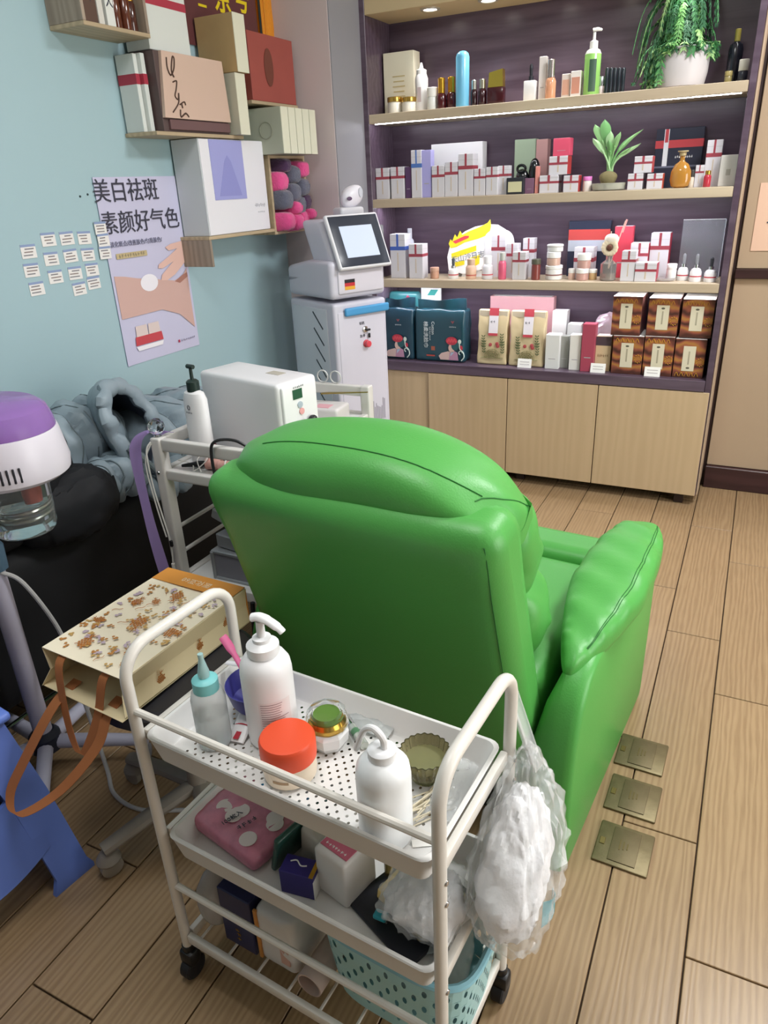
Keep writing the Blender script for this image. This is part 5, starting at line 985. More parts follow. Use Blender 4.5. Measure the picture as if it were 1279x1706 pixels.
ITEMS = [
 ('lines', -1.5893, 3.45, 1.69, 0.1537, 0.25, 'product_carton', 'cream carton with gold text lines, leftmost on the top shelf', 'box', None, {'col': '#e9e4d0', 'ink': '#c9b888'}),
 ('jar', -1.5838, 3.355, 1.69, 0.0687, 0.0674, 'cosmetic_jar', 'frosted jar with gold cap left in front of the cream carton', 'jar', 'cosmetic jars and bottles on the display shelves', {'col': '#e6e2d6', 'cap': '#d8b25a', 'capm': 1, 'capf': 0.3}),
 ('jar', -1.5126, 3.355, 1.69, 0.0676, 0.0616, 'cosmetic_jar', 'frosted jar with gold cap right in front of the cream carton', 'jar', 'cosmetic jars and bottles on the display shelves', {'col': '#e6e2d6', 'cap': '#d8b25a', 'capm': 1, 'capf': 0.3}),
 ('nozzle', -1.459, 3.38, 1.69, 0.0578, 0.1914, 'nozzle_bottle', 'white nozzle bottle beside the cream carton on the top shelf', 'bottle', 'skincare bottles on the top shelf', {'col': '#e8e8ea', 'cap': '#f4f4f4'}),
 ('jar', -1.3983, 3.36, 1.69, 0.0485, 0.0893, 'cosmetic_jar', 'small white jar right of the nozzle bottle on the top shelf', 'jar', 'cosmetic jars and bottles on the display shelves', {'col': '#dfe3e0', 'cap': '#eeeeea', 'capf': 0.4}),
 ('bottle', -1.3527, 3.36, 1.69, 0.0422, 0.1215, 'serum_bottle', 'dark red bottle with tall gold cap nearest the small white jar', 'bottle', 'skincare bottles on the top shelf', {'col': '#4a1016', 'cap': '#d9a83c', 'capm': 1, 'capf': 0.48}),
 ('bottle', -1.3104, 3.37, 1.69, 0.0446, 0.123, 'serum_bottle', 'dark red bottle with gold cap half behind the blue bottle', 'bottle', 'skincare bottles on the top shelf', {'col': '#4a1016', 'cap': '#d9a83c', 'capm': 1, 'capf': 0.48}),
 ('rod', -1.2489, 3.335, 1.69, 0.0569, 0.2099, 'toner_bottle', 'tall sky-blue round-ended bottle on the top shelf', 'bottle', 'skincare bottles on the top shelf', {'col': '#6fb9dd'}),
 ('bottle', -1.2008, 3.36, 1.69, 0.0298, 0.0991, 'serum_bottle', 'slim dark bottle with silver cap right of the blue bottle', 'bottle', 'skincare bottles on the top shelf', {'col': '#2a1218', 'cap': '#c9c9c2', 'capm': 1, 'capf': 0.35}),
 ('bottle', -1.1644, 3.36, 1.69, 0.0376, 0.1003, 'serum_bottle', 'slim dark bottle with silver cap beside the big gold-capped bottle', 'bottle', 'skincare bottles on the top shelf', {'col': '#33141b', 'cap': '#cfcbb8', 'capm': 1, 'capf': 0.35}),
 ('square', -1.1024, 3.36, 1.69, 0.0712, 0.1295, 'cream_bottle', 'wide dark red bottle with slanted gold cap on the top shelf', 'bottle', 'skincare bottles on the top shelf', {'col': '#3a1018', 'cap': '#d6b24e', 'capm': 1, 'capf': 0.5}),
 ('dropper', -0.9555, 3.36, 1.69, 0.0482, 0.137, 'dropper_bottle', 'square white dropper bottle with black bulb on the top shelf', 'bottle', 'skincare bottles on the top shelf', {'col': '#e7e7e9', 'cap': '#20222a', 'bodyf': 0.55, 'sq': 1}),
 ('card', -0.9073, 3.38, 1.69, 0.0301, 0.1575, 'product_carton', 'slim silver-white carton behind the orange lotion bottle', 'box', None, {'col': '#d9d2cf'}),
 ('bottle', -0.8682, 3.35, 1.69, 0.042, 0.1422, 'lotion_bottle', 'lotion bottle fading orange at the base with silver cap', 'bottle', 'skincare bottles on the top shelf', {'col': '#d59a78', 'cap': '#cfc6c4', 'capm': 1, 'capf': 0.45}),
 ('card', -0.8066, 3.37, 1.69, 0.0343, 0.0862, 'product_carton', 'small pale pink carton leaning left of the green pump bottle', 'box', None, {'col': '#d9cdc6', 'inset': '#cfa08c'}),
 ('card', -0.7646, 3.36, 1.69, 0.0411, 0.0919, 'product_carton', 'pink and white carton touching the green pump bottle', 'box', None, {'col': '#e6dfdc', 'inset': '#c98f7c'}),
 ('pump', -0.7051, 3.345, 1.69, 0.0632, 0.2336, 'pump_bottle', 'green gel pump bottle with white pump on the top shelf', 'bottle', 'skincare bottles on the top shelf', {'col': '#8fc46a', 'cap': '#f2f2f0', 'tag': '#3f5a4a'}),
 ('jar', -0.6668, 3.38, 1.69, 0.0237, 0.0661, 'cosmetic_jar', 'tiny silver-topped jar right of the green pump bottle', 'jar', 'cosmetic jars and bottles on the display shelves', {'col': '#e5d6dc', 'cap': '#c9ccd4', 'capm': 1, 'capf': 0.5}),
 ('rod', -0.6456, 3.37, 1.69, 0.0152, 0.0941, 'lip_tube', 'leftmost of five slim dark tubes beside the green pump bottle', 'tube', 'five slim dark tubes on the top shelf', {'col': '#15202a'}),
 ('rod', -0.6297, 3.37, 1.69, 0.0152, 0.0926, 'lip_tube', 'second of five slim dark tubes beside the green pump bottle', 'tube', 'five slim dark tubes on the top shelf', {'col': '#15202a'}),
 ('rod', -0.614, 3.37, 1.69, 0.0151, 0.0911, 'lip_tube', 'middle of five slim dark tubes beside the green pump bottle', 'tube', 'five slim dark tubes on the top shelf', {'col': '#15202a'}),
 ('rod', -0.5983, 3.37, 1.69, 0.015, 0.0897, 'lip_tube', 'fourth of five slim dark tubes beside the green pump bottle', 'tube', 'five slim dark tubes on the top shelf', {'col': '#15202a'}),
 ('rod', -0.5826, 3.37, 1.69, 0.015, 0.0882, 'lip_tube', 'rightmost of five slim dark tubes beside the green pump bottle', 'tube', 'five slim dark tubes on the top shelf', {'col': '#15202a'}),
 ('bottle', -0.1902, 3.42, 1.69, 0.0518, 0.1807, 'dark_bottle', 'tall dark bottle with gold cap at the top shelf right end', 'bottle', 'skincare bottles on the top shelf', {'col': '#20222e', 'cap': '#a59a4c', 'capf': 0.22, 'capr': 0.4}),
 ('jar', -0.2006, 3.37, 1.69, 0.0269, 0.0406, 'cosmetic_jar', 'small gold jar at the foot of the tall dark bottle', 'jar', 'cosmetic jars and bottles on the display shelves', {'col': '#8d8152', 'cap': '#9a8c5a', 'capf': 0.4}),
 ('jar', -0.1523, 3.37, 1.69, 0.0346, 0.0743, 'cosmetic_jar', 'small dark jar with white lid, rightmost on the top shelf', 'jar', 'cosmetic jars and bottles on the display shelves', {'col': '#2b3140', 'cap': '#d6d4cc', 'capf': 0.5}),
 ('gift', -1.6387, 3.34, 1.337, 0.0692, 0.1334, 'product_carton', 'white red-ribboned carton, leftmost on the middle shelf', 'box', 'ribbon-banded white cartons on the display shelves', {}),
 ('gift', -1.5607, 3.34, 1.337, 0.0679, 0.1348, 'product_carton', 'white red-ribboned carton, second from left on the middle shelf', 'box', 'ribbon-banded white cartons on the display shelves', {}),
 ('card', -1.5077, 3.345, 1.337, 0.0305, 0.1323, 'product_carton', 'narrow dark purple carton on the middle shelf', 'box', None, {'col': '#54395e'}),
 ('gift', -1.4637, 3.34, 1.337, 0.051, 0.1989, 'product_carton', 'tall white carton with blue ribbon on the middle shelf', 'box', 'ribbon-banded white cartons on the display shelves', {'rib': '#4f74b8'}),
 ('card', -1.4158, 3.345, 1.337, 0.046, 0.1964, 'product_carton', 'tall lavender carton beside the blue-ribboned one', 'box', None, {'col': '#a9a6dc'}),
 ('card', -1.3171, 3.47, 1.337, 0.2549, 0.2224, 'gift_box', 'large plain white box at the back of the middle shelf', 'box', None, {'col': '#f4f4f6', 'depth': 0.06}),
 ('gift', -1.3574, 3.34, 1.337, 0.0616, 0.1302, 'product_carton', 'white red-ribboned carton, first before the large white box', 'box', 'ribbon-banded white cartons on the display shelves', {}),
 ('gift', -1.2941, 3.34, 1.337, 0.0621, 0.1417, 'product_carton', 'white red-ribboned carton, second before the large white box', 'box', 'ribbon-banded white cartons on the display shelves', {}),
 ('gift', -1.2248, 3.34, 1.337, 0.0708, 0.1716, 'product_carton', 'tallest red-ribboned carton before the large white box', 'box', 'ribbon-banded white cartons on the display shelves', {}),
 ('gift', -1.1597, 3.34, 1.337, 0.0531, 0.1089, 'product_carton', 'white red-ribboned carton, third from the right before the large white box', 'box', 'ribbon-banded white cartons on the display shelves', {}),
 ('gift', -1.1036, 3.34, 1.337, 0.0537, 0.1134, 'product_carton', 'white red-ribboned carton right of the large white box edge', 'box', 'ribbon-banded white cartons on the display shelves', {}),
 ('gift', -1.0573, 3.36, 1.337, 0.0492, 0.116, 'product_carton', 'white red-ribboned carton touching the black-framed card', 'box', 'ribbon-banded white cartons on the display shelves', {}),
 ('card', -0.9962, 3.335, 1.337, 0.0779, 0.0661, 'gift_box', 'small cream box with black frame on the middle shelf', 'box', None, {'col': '#2a2c33', 'inset': '#cfcba4'}),
 ('card', -0.9952, 3.47, 1.337, 0.0958, 0.2179, 'gift_box', 'grey-green upright box behind the black ornament', 'box', None, {'col': '#a3b59c', 'depth': 0.05}),
 ('card', -0.9211, 3.475, 1.337, 0.0525, 0.2136, 'gift_box', 'dusty pink upright box behind the black ornament', 'box', None, {'col': '#c79c98', 'depth': 0.05}),
 ('card', -0.9391, 3.36, 1.337, 0.0399, 0.0611, 'gift_pouch', 'small plum coloured pouch beside the cream black-framed box', 'pouch', None, {'col': '#7d5a72'}),
 ('card', -0.907, 3.36, 1.337, 0.0158, 0.1065, 'product_carton', 'thin salmon pink carton beside the plum pouch', 'box', None, {'col': '#d98f86'}),
 ('gift', -0.8529, 3.35, 1.337, 0.0804, 0.0692, 'product_carton', 'low white carton under the pink box, left of the pair', 'box', 'ribbon-banded white cartons on the display shelves', {'hz': 1}),
 ('gift', -0.7581, 3.35, 1.337, 0.0633, 0.0652, 'product_carton', 'low white carton under the pink box, right of the pair', 'box', 'ribbon-banded white cartons on the display shelves', {'hz': 1, 'side': '#b5403e'}),
 ('gift', -0.8169, 3.355, 1.4068, 0.079, 0.0711, 'product_carton', 'white ribboned carton stacked under the small pink box', 'box', 'ribbon-banded white cartons on the display shelves', {'hz': 1, 'side': '#b5403e'}),
 ('card', -0.8083, 3.36, 1.4784, 0.0706, 0.0665, 'gift_box', 'small bright pink box on top of the carton stack', 'box', None, {'col': '#d2506b'}),
 ('jar', -0.6947, 3.36, 1.337, 0.0374, 0.0578, 'cosmetic_jar', 'clear jar with pink lid on the middle shelf', 'jar', 'cosmetic jars and bottles on the display shelves', {'col': '#e2d9d4', 'cap': '#d77bc0', 'capf': 0.28}),
 ('gift', -0.4973, 3.35, 1.337, 0.0589, 0.0606, 'product_carton', 'low white carton left of the pair beside the bulb plant', 'box', 'ribbon-banded white cartons on the display shelves', {'hz': 1}),
 ('gift', -0.4217, 3.35, 1.337, 0.06, 0.0573, 'product_carton', 'low white carton right of the pair beside the bulb plant', 'box', 'ribbon-banded white cartons on the display shelves', {'hz': 1, 'side': '#c9583c'}),
 ('gift', -0.4728, 3.355, 1.3984, 0.0697, 0.0614, 'product_carton', 'white ribboned carton stacked beside the navy gift box', 'box', 'ribbon-banded white cartons on the display shelves', {'hz': 1, 'side': '#b5403e'}),
 ('navy', -0.3569, 3.48, 1.337, 0.1855, 0.2209, 'gift_box', 'navy gift box with red ribbon at the back of the middle shelf', 'box', None, {'depth': 0.05}),
 ('jar', -0.2862, 3.37, 1.337, 0.0223, 0.0642, 'cosmetic_jar', 'tiny striped jar beside the amber flask', 'jar', 'cosmetic jars and bottles on the display shelves', {'col': '#cfc4b4', 'cap': '#33302c', 'capf': 0.4}),
 ('gift', -0.2592, 3.38, 1.337, 0.0311, 0.0801, 'product_carton', 'short white red-ribboned carton behind the red vial', 'box', 'ribbon-banded white cartons on the display shelves', {}),
 ('gift', -0.2166, 3.41, 1.337, 0.0571, 0.1673, 'product_carton', 'tall white red-ribboned carton at the middle shelf right end', 'box', 'ribbon-banded white cartons on the display shelves', {}),
 ('bottle', -0.2258, 3.345, 1.337, 0.0283, 0.0594, 'serum_vial', 'red vial with gold cap at the middle shelf right end', 'bottle', 'cosmetic jars and bottles on the display shelves', {'col': '#b23040', 'cap': '#c9a24a', 'capm': 1, 'capf': 0.25}),
 ('card', -0.1546, 3.37, 1.337, 0.0643, 0.1107, 'product_carton', 'plain white carton with small emblem, rightmost on the middle shelf', 'box', None, {'col': '#dcdad4', 'inset': '#b9b6ad', 'isz': 0.25}),
 ('gift', -1.5763, 3.35, 0.978, 0.0807, 0.2028, 'product_carton', 'tall white carton with blue ribbon beside the white machine', 'box', 'ribbon-banded white cartons on the display shelves', {'rib': '#4563b4'}),
 ('bottle', -1.574, 3.47, 0.978, 0.0461, 0.2191, 'glass_bottle', 'clear glass bottle behind the blue-ribboned carton', 'bottle', 'cosmetic jars and bottles on the display shelves', {'col': '#b9bcc8', 'cap': '#c5c9d2', 'capf': 0.2, 'capr': 0.5}),
 ('gift', -1.4768, 3.34, 0.978, 0.0725, 0.1568, 'product_carton', 'white red-ribboned carton left of the yellow display card', 'box', 'ribbon-banded white cartons on the display shelves', {}),
 ('jar', -1.3866, 3.335, 0.978, 0.0434, 0.0515, 'cosmetic_jar', 'tiny amber jar below the yellow display card left edge', 'jar', 'cosmetic jars and bottles on the display shelves', {'col': '#b88a70', 'cap': '#c9a08a', 'capf': 0.35}),
 ('dropper', -1.2914, 3.335, 0.978, 0.0484, 0.095, 'dropper_bottle', 'frosted dropper bottle with red stripe before the yellow display card', 'bottle', 'cosmetic jars and bottles on the display shelves', {'col': '#e2e0de', 'cap': '#4a5058', 'stripe': '#c0484e', 'bodyf': 0.5}),
 ('bottle', -1.2032, 3.335, 0.978, 0.0503, 0.0897, 'serum_bottle', 'peach bottle with red stripe before the yellow display card', 'bottle', 'cosmetic jars and bottles on the display shelves', {'col': '#d9b49c', 'cap': '#c9a890', 'stripe': '#b85850', 'capf': 0.3}),
 ('bottle', -1.1245, 3.34, 0.978, 0.0522, 0.1024, 'serum_bottle', 'frosted white bottle with red stripe right of the display card', 'bottle', 'cosmetic jars and bottles on the display shelves', {'col': '#dcdbe0', 'cap': '#eeeef2', 'stripe': '#c04a52', 'capf': 0.35}),
 ('gift', -1.0954, 3.43, 0.978, 0.0671, 0.1859, 'product_carton', 'tall white red-ribboned carton behind the pink serum bottle', 'box', 'ribbon-banded white cartons on the display shelves', {}),
 ('bottle', -1.0513, 3.34, 0.978, 0.037, 0.1178, 'serum_bottle', 'bright pink serum bottle with grey cap on the lower shelf', 'bottle', 'cosmetic jars and bottles on the display shelves', {'col': '#d8607e', 'cap': '#b7b9b2', 'capf': 0.3}),
 ('gift', -1.0191, 3.4, 0.978, 0.0542, 0.1511, 'product_carton', 'white red-ribboned carton right of the pink serum bottle', 'box', 'ribbon-banded white cartons on the display shelves', {}),
 ('gift', -0.9698, 3.345, 0.978, 0.0614, 0.1197, 'product_carton', 'shorter grey-white ribboned carton in front on the lower shelf', 'box', 'ribbon-banded white cartons on the display shelves', {'col': '#cfccd0'}),
 ('gift', -0.9545, 3.44, 0.978, 0.0537, 0.1706, 'product_carton', 'tall white red-ribboned carton behind the small dark jar', 'box', 'ribbon-banded white cartons on the display shelves', {}),
 ('jar', -0.893, 3.335, 0.978, 0.041, 0.09, 'cosmetic_jar', 'small dark red and green jar on the lower shelf', 'jar', 'cosmetic jars and bottles on the display shelves', {'col': '#7d3a34', 'cap': '#5a5a4c', 'capf': 0.25}),
 ('jar', -0.8177, 3.345, 0.978, 0.0754, 0.0613, 'cosmetic_jar', 'white banded jar at the bottom of the left jar stack', 'jar', 'cosmetic jars and bottles on the display shelves', {'col': '#e3e2e0', 'cap': '#f1f1f0', 'stripe': '#8d5a58', 'capf': 0.25}),
 ('jar', -0.8195, 3.345, 1.0393, 0.0615, 0.058, 'cosmetic_jar', 'brown banded jar in the middle of the left jar stack', 'jar', 'cosmetic jars and bottles on the display shelves', {'col': '#c9a898', 'cap': '#f4f4f4', 'capf': 0.45}),
 ('jar', -0.8166, 3.345, 1.0972, 0.0717, 0.0299, 'cosmetic_jar', 'clear shallow jar on top of the left jar stack', 'jar', 'cosmetic jars and bottles on the display shelves', {'col': '#d6d6d4', 'cap': '#e4e4e2', 'capf': 0.3}),
 ('gift', -0.6972, 3.42, 0.978, 0.0872, 0.1321, 'product_carton', 'white ribboned carton behind the right jar group', 'box', 'ribbon-banded white cartons on the display shelves', {'hz': 1}),
 ('jar', -0.7374, 3.37, 0.978, 0.0319, 0.0463, 'cosmetic_jar', 'small jar left in the right jar group', 'jar', 'cosmetic jars and bottles on the display shelves', {'col': '#d9b8a8', 'cap': '#e9e9e6', 'capf': 0.4}),
 ('jar', -0.6876, 3.34, 0.978, 0.0546, 0.0499, 'cosmetic_jar', 'front banded jar in the right jar group', 'jar', 'cosmetic jars and bottles on the display shelves', {'col': '#c39a90', 'cap': '#f2f2f0', 'capf': 0.4}),
 ('jar', -0.6455, 3.37, 0.978, 0.0363, 0.0443, 'cosmetic_jar', 'amber jar right in the right jar group', 'jar', 'cosmetic jars and bottles on the display shelves', {'col': '#c9a878', 'cap': '#efefea', 'capf': 0.35}),
 ('jar', -0.6848, 3.345, 1.0274, 0.0594, 0.0621, 'cosmetic_jar', 'white-lidded jar on top of the right jar group', 'jar', 'cosmetic jars and bottles on the display shelves', {'col': '#c39a90', 'cap': '#f4f4f2', 'capf': 0.45}),
 ('navy2', -0.6959, 3.5, 0.978, 0.187, 0.2361, 'gift_box', 'navy, red and white gift box leaning at the back of the lower shelf', 'box', None, {'depth': 0.03}),
 ('card', -0.5394, 3.46, 0.978, 0.0789, 0.2136, 'gift_box', 'coral red upright box behind the reed diffuser', 'box', None, {'col': '#d9495c', 'depth': 0.04}),
 ('gift', -0.492, 3.34, 0.978, 0.059, 0.1235, 'product_carton', 'white red-ribboned carton in front right of the reed diffuser', 'box', 'ribbon-banded white cartons on the display shelves', {}),
 ('gift', -0.4634, 3.42, 0.978, 0.0745, 0.1478, 'product_carton', 'white red-ribboned carton behind the low wide carton', 'box', 'ribbon-banded white cartons on the display shelves', {'side': '#b5344a'}),
 ('gift', -0.4185, 3.335, 0.978, 0.0869, 0.0761, 'product_carton', 'low wide white ribboned carton on the lower shelf', 'box', 'ribbon-banded white cartons on the display shelves', {'hz': 1, 'side': '#b5344a'}),
 ('gift', -0.3845, 3.44, 0.978, 0.0779, 0.1862, 'product_carton', 'tallest white ribboned carton at the lower shelf right side', 'box', 'ribbon-banded white cartons on the display shelves', {'side': '#b5344a'}),
 ('jar', -0.3204, 3.37, 0.978, 0.0403, 0.068, 'cosmetic_jar', 'plain white cup jar left of the three dropper bottles', 'jar', 'cosmetic jars and bottles on the display shelves', {'col': '#e7e6e4', 'cap': '#f4f4f3', 'capf': 0.3}),
 ('dropper', -0.2766, 3.38, 0.978, 0.0445, 0.1074, 'dropper_bottle', 'leftmost of three white red-striped dropper bottles', 'bottle', 'cosmetic jars and bottles on the display shelves', {'col': '#e9e8ea', 'cap': '#8b8d94', 'stripe': '#c04a56', 'bodyf': 0.5}),
 ('dropper', -0.2237, 3.345, 0.978, 0.0457, 0.1083, 'dropper_bottle', 'middle one of three white red-striped dropper bottles', 'bottle', 'cosmetic jars and bottles on the display shelves', {'col': '#e9e8ea', 'cap': '#8b8d94', 'stripe': '#c04a56', 'bodyf': 0.5}),
 ('dropper', -0.1671, 3.34, 0.978, 0.0472, 0.0971, 'dropper_bottle', 'rightmost of three white red-striped dropper bottles with black collar', 'bottle', 'cosmetic jars and bottles on the display shelves', {'col': '#e9e8ea', 'cap': '#3a3c44', 'stripe': '#c04a56', 'bodyf': 0.5}),
 ('card', -1.4592, 3.48, 0.58, 0.1101, 0.3383, 'display_card', 'white card with teal corner behind the dark teal packs', 'card', None, {'col': '#eceeee', 'depth': 0.01}),
 ('card', -0.9924, 3.49, 0.58, 0.3179, 0.3031, 'gift_box', 'flat pink gift box lying on edge behind the kraft pouches', 'box', None, {'col': '#c99aa0', 'depth': 0.05}),
 ('card', -0.796, 3.34, 0.58, 0.0643, 0.1574, 'product_carton', 'front left plain white carton beside the right kraft pouch', 'box', 'plain white cartons on the counter', {'col': '#dfe0de', 'ends': '#f4f4f4'}),
 ('card', -0.747, 3.37, 0.58, 0.0417, 0.1484, 'product_carton', 'grey printed carton between two white cartons on the counter', 'box', 'plain white cartons on the counter', {'col': '#94948f'}),
 ('card', -0.692, 3.345, 0.58, 0.0518, 0.161, 'product_carton', 'white carton touching the magenta box', 'box', 'plain white cartons on the counter', {'col': '#e2e0da'}),
 ('card', -0.796, 3.45, 0.58, 0.0683, 0.2477, 'product_carton', 'tallest white carton behind the counter cartons', 'box', 'plain white cartons on the counter', {'col': '#e9e8e8'}),
 ('card', -0.7182, 3.42, 0.58, 0.064, 0.1952, 'product_carton', 'white carton behind the magenta box', 'box', 'plain white cartons on the counter', {'col': '#dcdcdc'}),
 ('card', -0.6325, 3.33, 0.58, 0.0586, 0.2141, 'product_carton', 'upright magenta carton on the counter', 'box', None, {'col': '#a8485c'}),
 ('card', -0.5696, 3.36, 0.58, 0.0689, 0.1582, 'product_carton', 'cream and brown printed carton beside the orange boxes', 'box', None, {'col': '#cdb692', 'cap2': '#4e3f47'}),
 ('orange', -0.4602, 3.335, 0.58, 0.1304, 0.1678, 'patterned_box', 'left orange patterned box in the bottom row', 'box', 'orange printed boxes on the counter', {'flip': False}),
 ('orange', -0.3302, 3.335, 0.58, 0.1234, 0.171, 'patterned_box', 'middle orange patterned box in the bottom row', 'box', 'orange printed boxes on the counter', {'flip': False}),
 ('orange', -0.203, 3.335, 0.58, 0.124, 0.1666, 'patterned_box', 'right orange patterned box in the bottom row', 'box', 'orange printed boxes on the counter', {'flip': True}),
 ('orange', -0.4792, 3.34, 0.7493, 0.1233, 0.1661, 'patterned_box', 'left orange patterned box in the top row', 'box', 'orange printed boxes on the counter', {}),
 ('orange', -0.3294, 3.34, 0.7509, 0.1257, 0.1604, 'patterned_box', 'middle orange patterned box in the top row', 'box', 'orange printed boxes on the counter', {}),
 ('orange', -0.1936, 3.34, 0.7521, 0.1257, 0.1575, 'patterned_box', 'right orange patterned box in the top row', 'box', 'orange printed boxes on the counter', {}),
]
RIB = '#9c424e'
def orange_mat():
    m = bpy.data.materials.new('orange_print'); m.use_nodes = True; nt = m.node_tree; b = nt.nodes['Principled BSDF']; L = nt.links.new
    tc = nt.nodes.new('ShaderNodeTexCoord'); oi = nt.nodes.new('ShaderNodeObjectInfo'); ad = nt.nodes.new('ShaderNodeVectorMath'); ad.operation = 'ADD'
    L(tc.outputs['Object'], ad.inputs[0]); wv = nt.nodes.new('ShaderNodeTexWave'); wv.wave_type = 'BANDS'; wv.bands_direction = 'Z'
    wv.inputs['Scale'].default_value = 6; wv.inputs['Distortion'].default_value = 7; wv.inputs['Detail'].default_value = 2; wv.inputs['Detail Scale'].default_value = 1.6
    L(ad.outputs[0], wv.inputs['Vector']); cr = nt.nodes.new('ShaderNodeValToRGB')
    cr.color_ramp.elements[0].color = lin('#4a2822'); cr.color_ramp.elements[1].color = lin('#a8743c'); e = cr.color_ramp.elements.new(.45); e.color = lin('#84483a'); e = cr.color_ramp.elements.new(.7); e.color = lin('#94543e')
    L(wv.outputs['Fac'], cr.inputs[0]); L(cr.outputs[0], b.inputs['Base Color']); b.inputs['Roughness'].default_value = .45
    return m
ORM = orange_mat(); ORS = mat('#5b3632', 0.5, name='orange_box_side'); YEL = mat('#c9952f', 0.5, name='ochre_print')
for kind, X, Y, Z, W_, H_, name, label, cat, group, k in ITEMS:
    t = thing(name, label, cat, (X, Y, Z), 0, group)
    col = k.get('col', '#d2d0d6'); D_ = k.get('depth', min(.07, max(.025, W_*.9)))
    if kind in ('gift', 'card', 'lines', 'navy', 'navy2', 'orange'):
        if kind == 'orange': D_ = .17
        if kind == 'navy': col = '#272a3a'
        if kind == 'navy2': col = '#2b3045'
        D_ = min(D_, 3.543-Y)
        c = MB(); c.rbox((0, D_/2, H_/2), (W_*.985, D_, H_), .0012, 1); c.build('carton', ORM if kind == 'orange' else mat(col, 0.45), t)
    if kind == 'gift':
        rm = mat(k.get('rib', RIB), 0.45); bz, bh = (.68, .085) if not k.get('hz') else (.6, .13)
        MB().box((0, D_/2, H_*bz), (W_*.985+.0008, D_+.0008, max(.006, H_*bh))).build('ribbon_band', rm, t)
        MB().box((0, -.0005, H_*(bz+1)/2), (W_*.13, .0008, H_*(1-bz))).build('ribbon_tab', rm, t)
        MB().box((0, -.0003, H_*bz*.55), (W_*.07, .0006, H_*bz*.62)).build('printed_line', mat('#c9b9a4', 0.5), t)
        MB().box((0, D_/2, H_*.86), (W_*.99, D_+.0006, .0012)).build('lid_seam', mat('#b5b2b2', 0.6), t)
        if k.get('side'): MB().box((W_*.4925+.0008, D_/2, H_/2), (.0012, D_*.97, H_*.97)).build('coloured_side', mat(k['side'], 0.45), t)
    elif kind in ('card', 'lines'):
        MB().box((0, D_/2, H_+.0001), (W_*.9, D_*.85, .0006)).build('top_flap', mat(k.get('ends', '#efeeee' if col > '#c' else col), 0.5), t)
        if k.get('inset'):
            q = k.get('isz', .78); MB().box((0, -.0004, H_*.45), (W_*q, .0008, H_*q*.8)).build('printed_panel', mat(k['inset'], 0.5), t)
        elif k.get('cap2'):
            MB().box((0, -.0004, H_*.86), (W_*.985, .0008, H_*.25)).build('dark_top_band', mat(k['cap2'], 0.5), t); marks(frame((0,-.0006,H_*.45), (1,0,0), (0,0,1)), W_*.7, .014, 6, mat('#7a5a3c', 0.6), t, seed=13)
        elif kind == 'lines':
            for q in range(6): MB().box((0, -.0004, H_*(.62-.08*q)), (W_*(.4-.05*(q % 2)), .0008, H_*.018)).build('text_line', mat(k['ink'], 0.5), t)
        else:
            MB().box((0, -.0003, H_*.3), (W_*.5, .0006, H_*.02)).build('text_line', mat('#a9a4a8', 0.5), t)
        if 'teal' in label: MB().prism([(0,.04),(.04,.04),(.02,.012),(-.02,.012)], 0, .0006, M=frame((0,-.0006,H_-.05), (1,0,0), (0,0,1))).build('teal_mark', mat('#3fa39a', 0.5), t)
    elif kind == 'navy':
        MB().box((0, D_/2, H_*.74), (W_*.99, D_+.001, H_*.13)).build('red_ribbon', mat('#b8434a', 0.45), t); MB().box((-W_*.27, -.0006, H_*.68), (W_*.1, .001, H_*.62)).build('white_ribbon', mat('#d9dbe0', 0.5), t)
        MB().box((-W_*.27, -.0008, H_*.88), (W_*.07, .001, H_*.22)).build('red_ribbon_tab', mat('#b8434a', 0.45), t); MB().box((0, -.0008, H_*.36), (W_*.98, .001, H_*.03)).build('lid_edge', mat('#6a6f80', 0.4), t)
        marks(frame((W_*.12,-.001,H_*.52), (1,0,0), (0,0,1)), .07, .009, 9, INKW, t, seed=12)
    elif kind == 'navy2':
        MB().box((0, -.0006, H_*.75), (W_*.98, .001, H_*.2)).build('red_print', mat('#c24a48', 0.45), t); MB().box((0, -.0008, H_*.56), (W_*.98, .001, H_*.2)).build('silver_print', mat('#c6cdda', 0.35, .3), t)
    elif kind == 'orange':
        fl_ = k.get('flip')
        MB().box((0, D_/2, H_+.0004), (W_*.985, D_, .0012)).build('white_top', mat('#f0efec', 0.5), t); MB().box((W_*.4925+.0004, D_/2, H_*.5), (.0012, D_*.98, H_*.98)).build('side_print', ORS, t)
        MB().box((-.002, -.0006, H_*.5), (W_*.4, .0012, H_*.64)).build('cream_label', mat('#d6cfb6', 0.55), t)
        MB().box((-.002, -.0014, H_*(.5 if not fl_ else .52)), (W_*.05, .0006, H_*.34)).build('label_text', mat('#a9a28c', 0.6), t); MB().lathe([(.006,0),(.001,.0005)], M=frame((-.002,-.0013,H_*(.74 if not fl_ else .26)), (1,0,0), (0,0,1)), seg=10, sx=1.3, sy=.7).build('label_emblem', mat('#5f5a4c', 0.6), t)
        yy = .9 if not fl_ else .1; mb = MB()
        for q in range(5): mb.tube(bez([(-W_*.42+q*W_*.16,-.001,H_*(yy-.06)),(-W_*.36+q*W_*.16,-.001,H_*(yy+.04)),(-W_*.3+q*W_*.16,-.001,H_*(yy-.05))], 4), .0022, 5, flat=.5)
        for q in range(10): a = q*.63; mb.tube([(W_*.36+.012*math.cos(a),-.001,H_*.42+.014*math.sin(a)),(W_*.36+.017*math.cos(a+.4),-.001,H_*.42+.019*math.sin(a+.4))], .0024, 5, flat=.5)
        mb.build('ochre_scrolls', YEL, t)
    else:
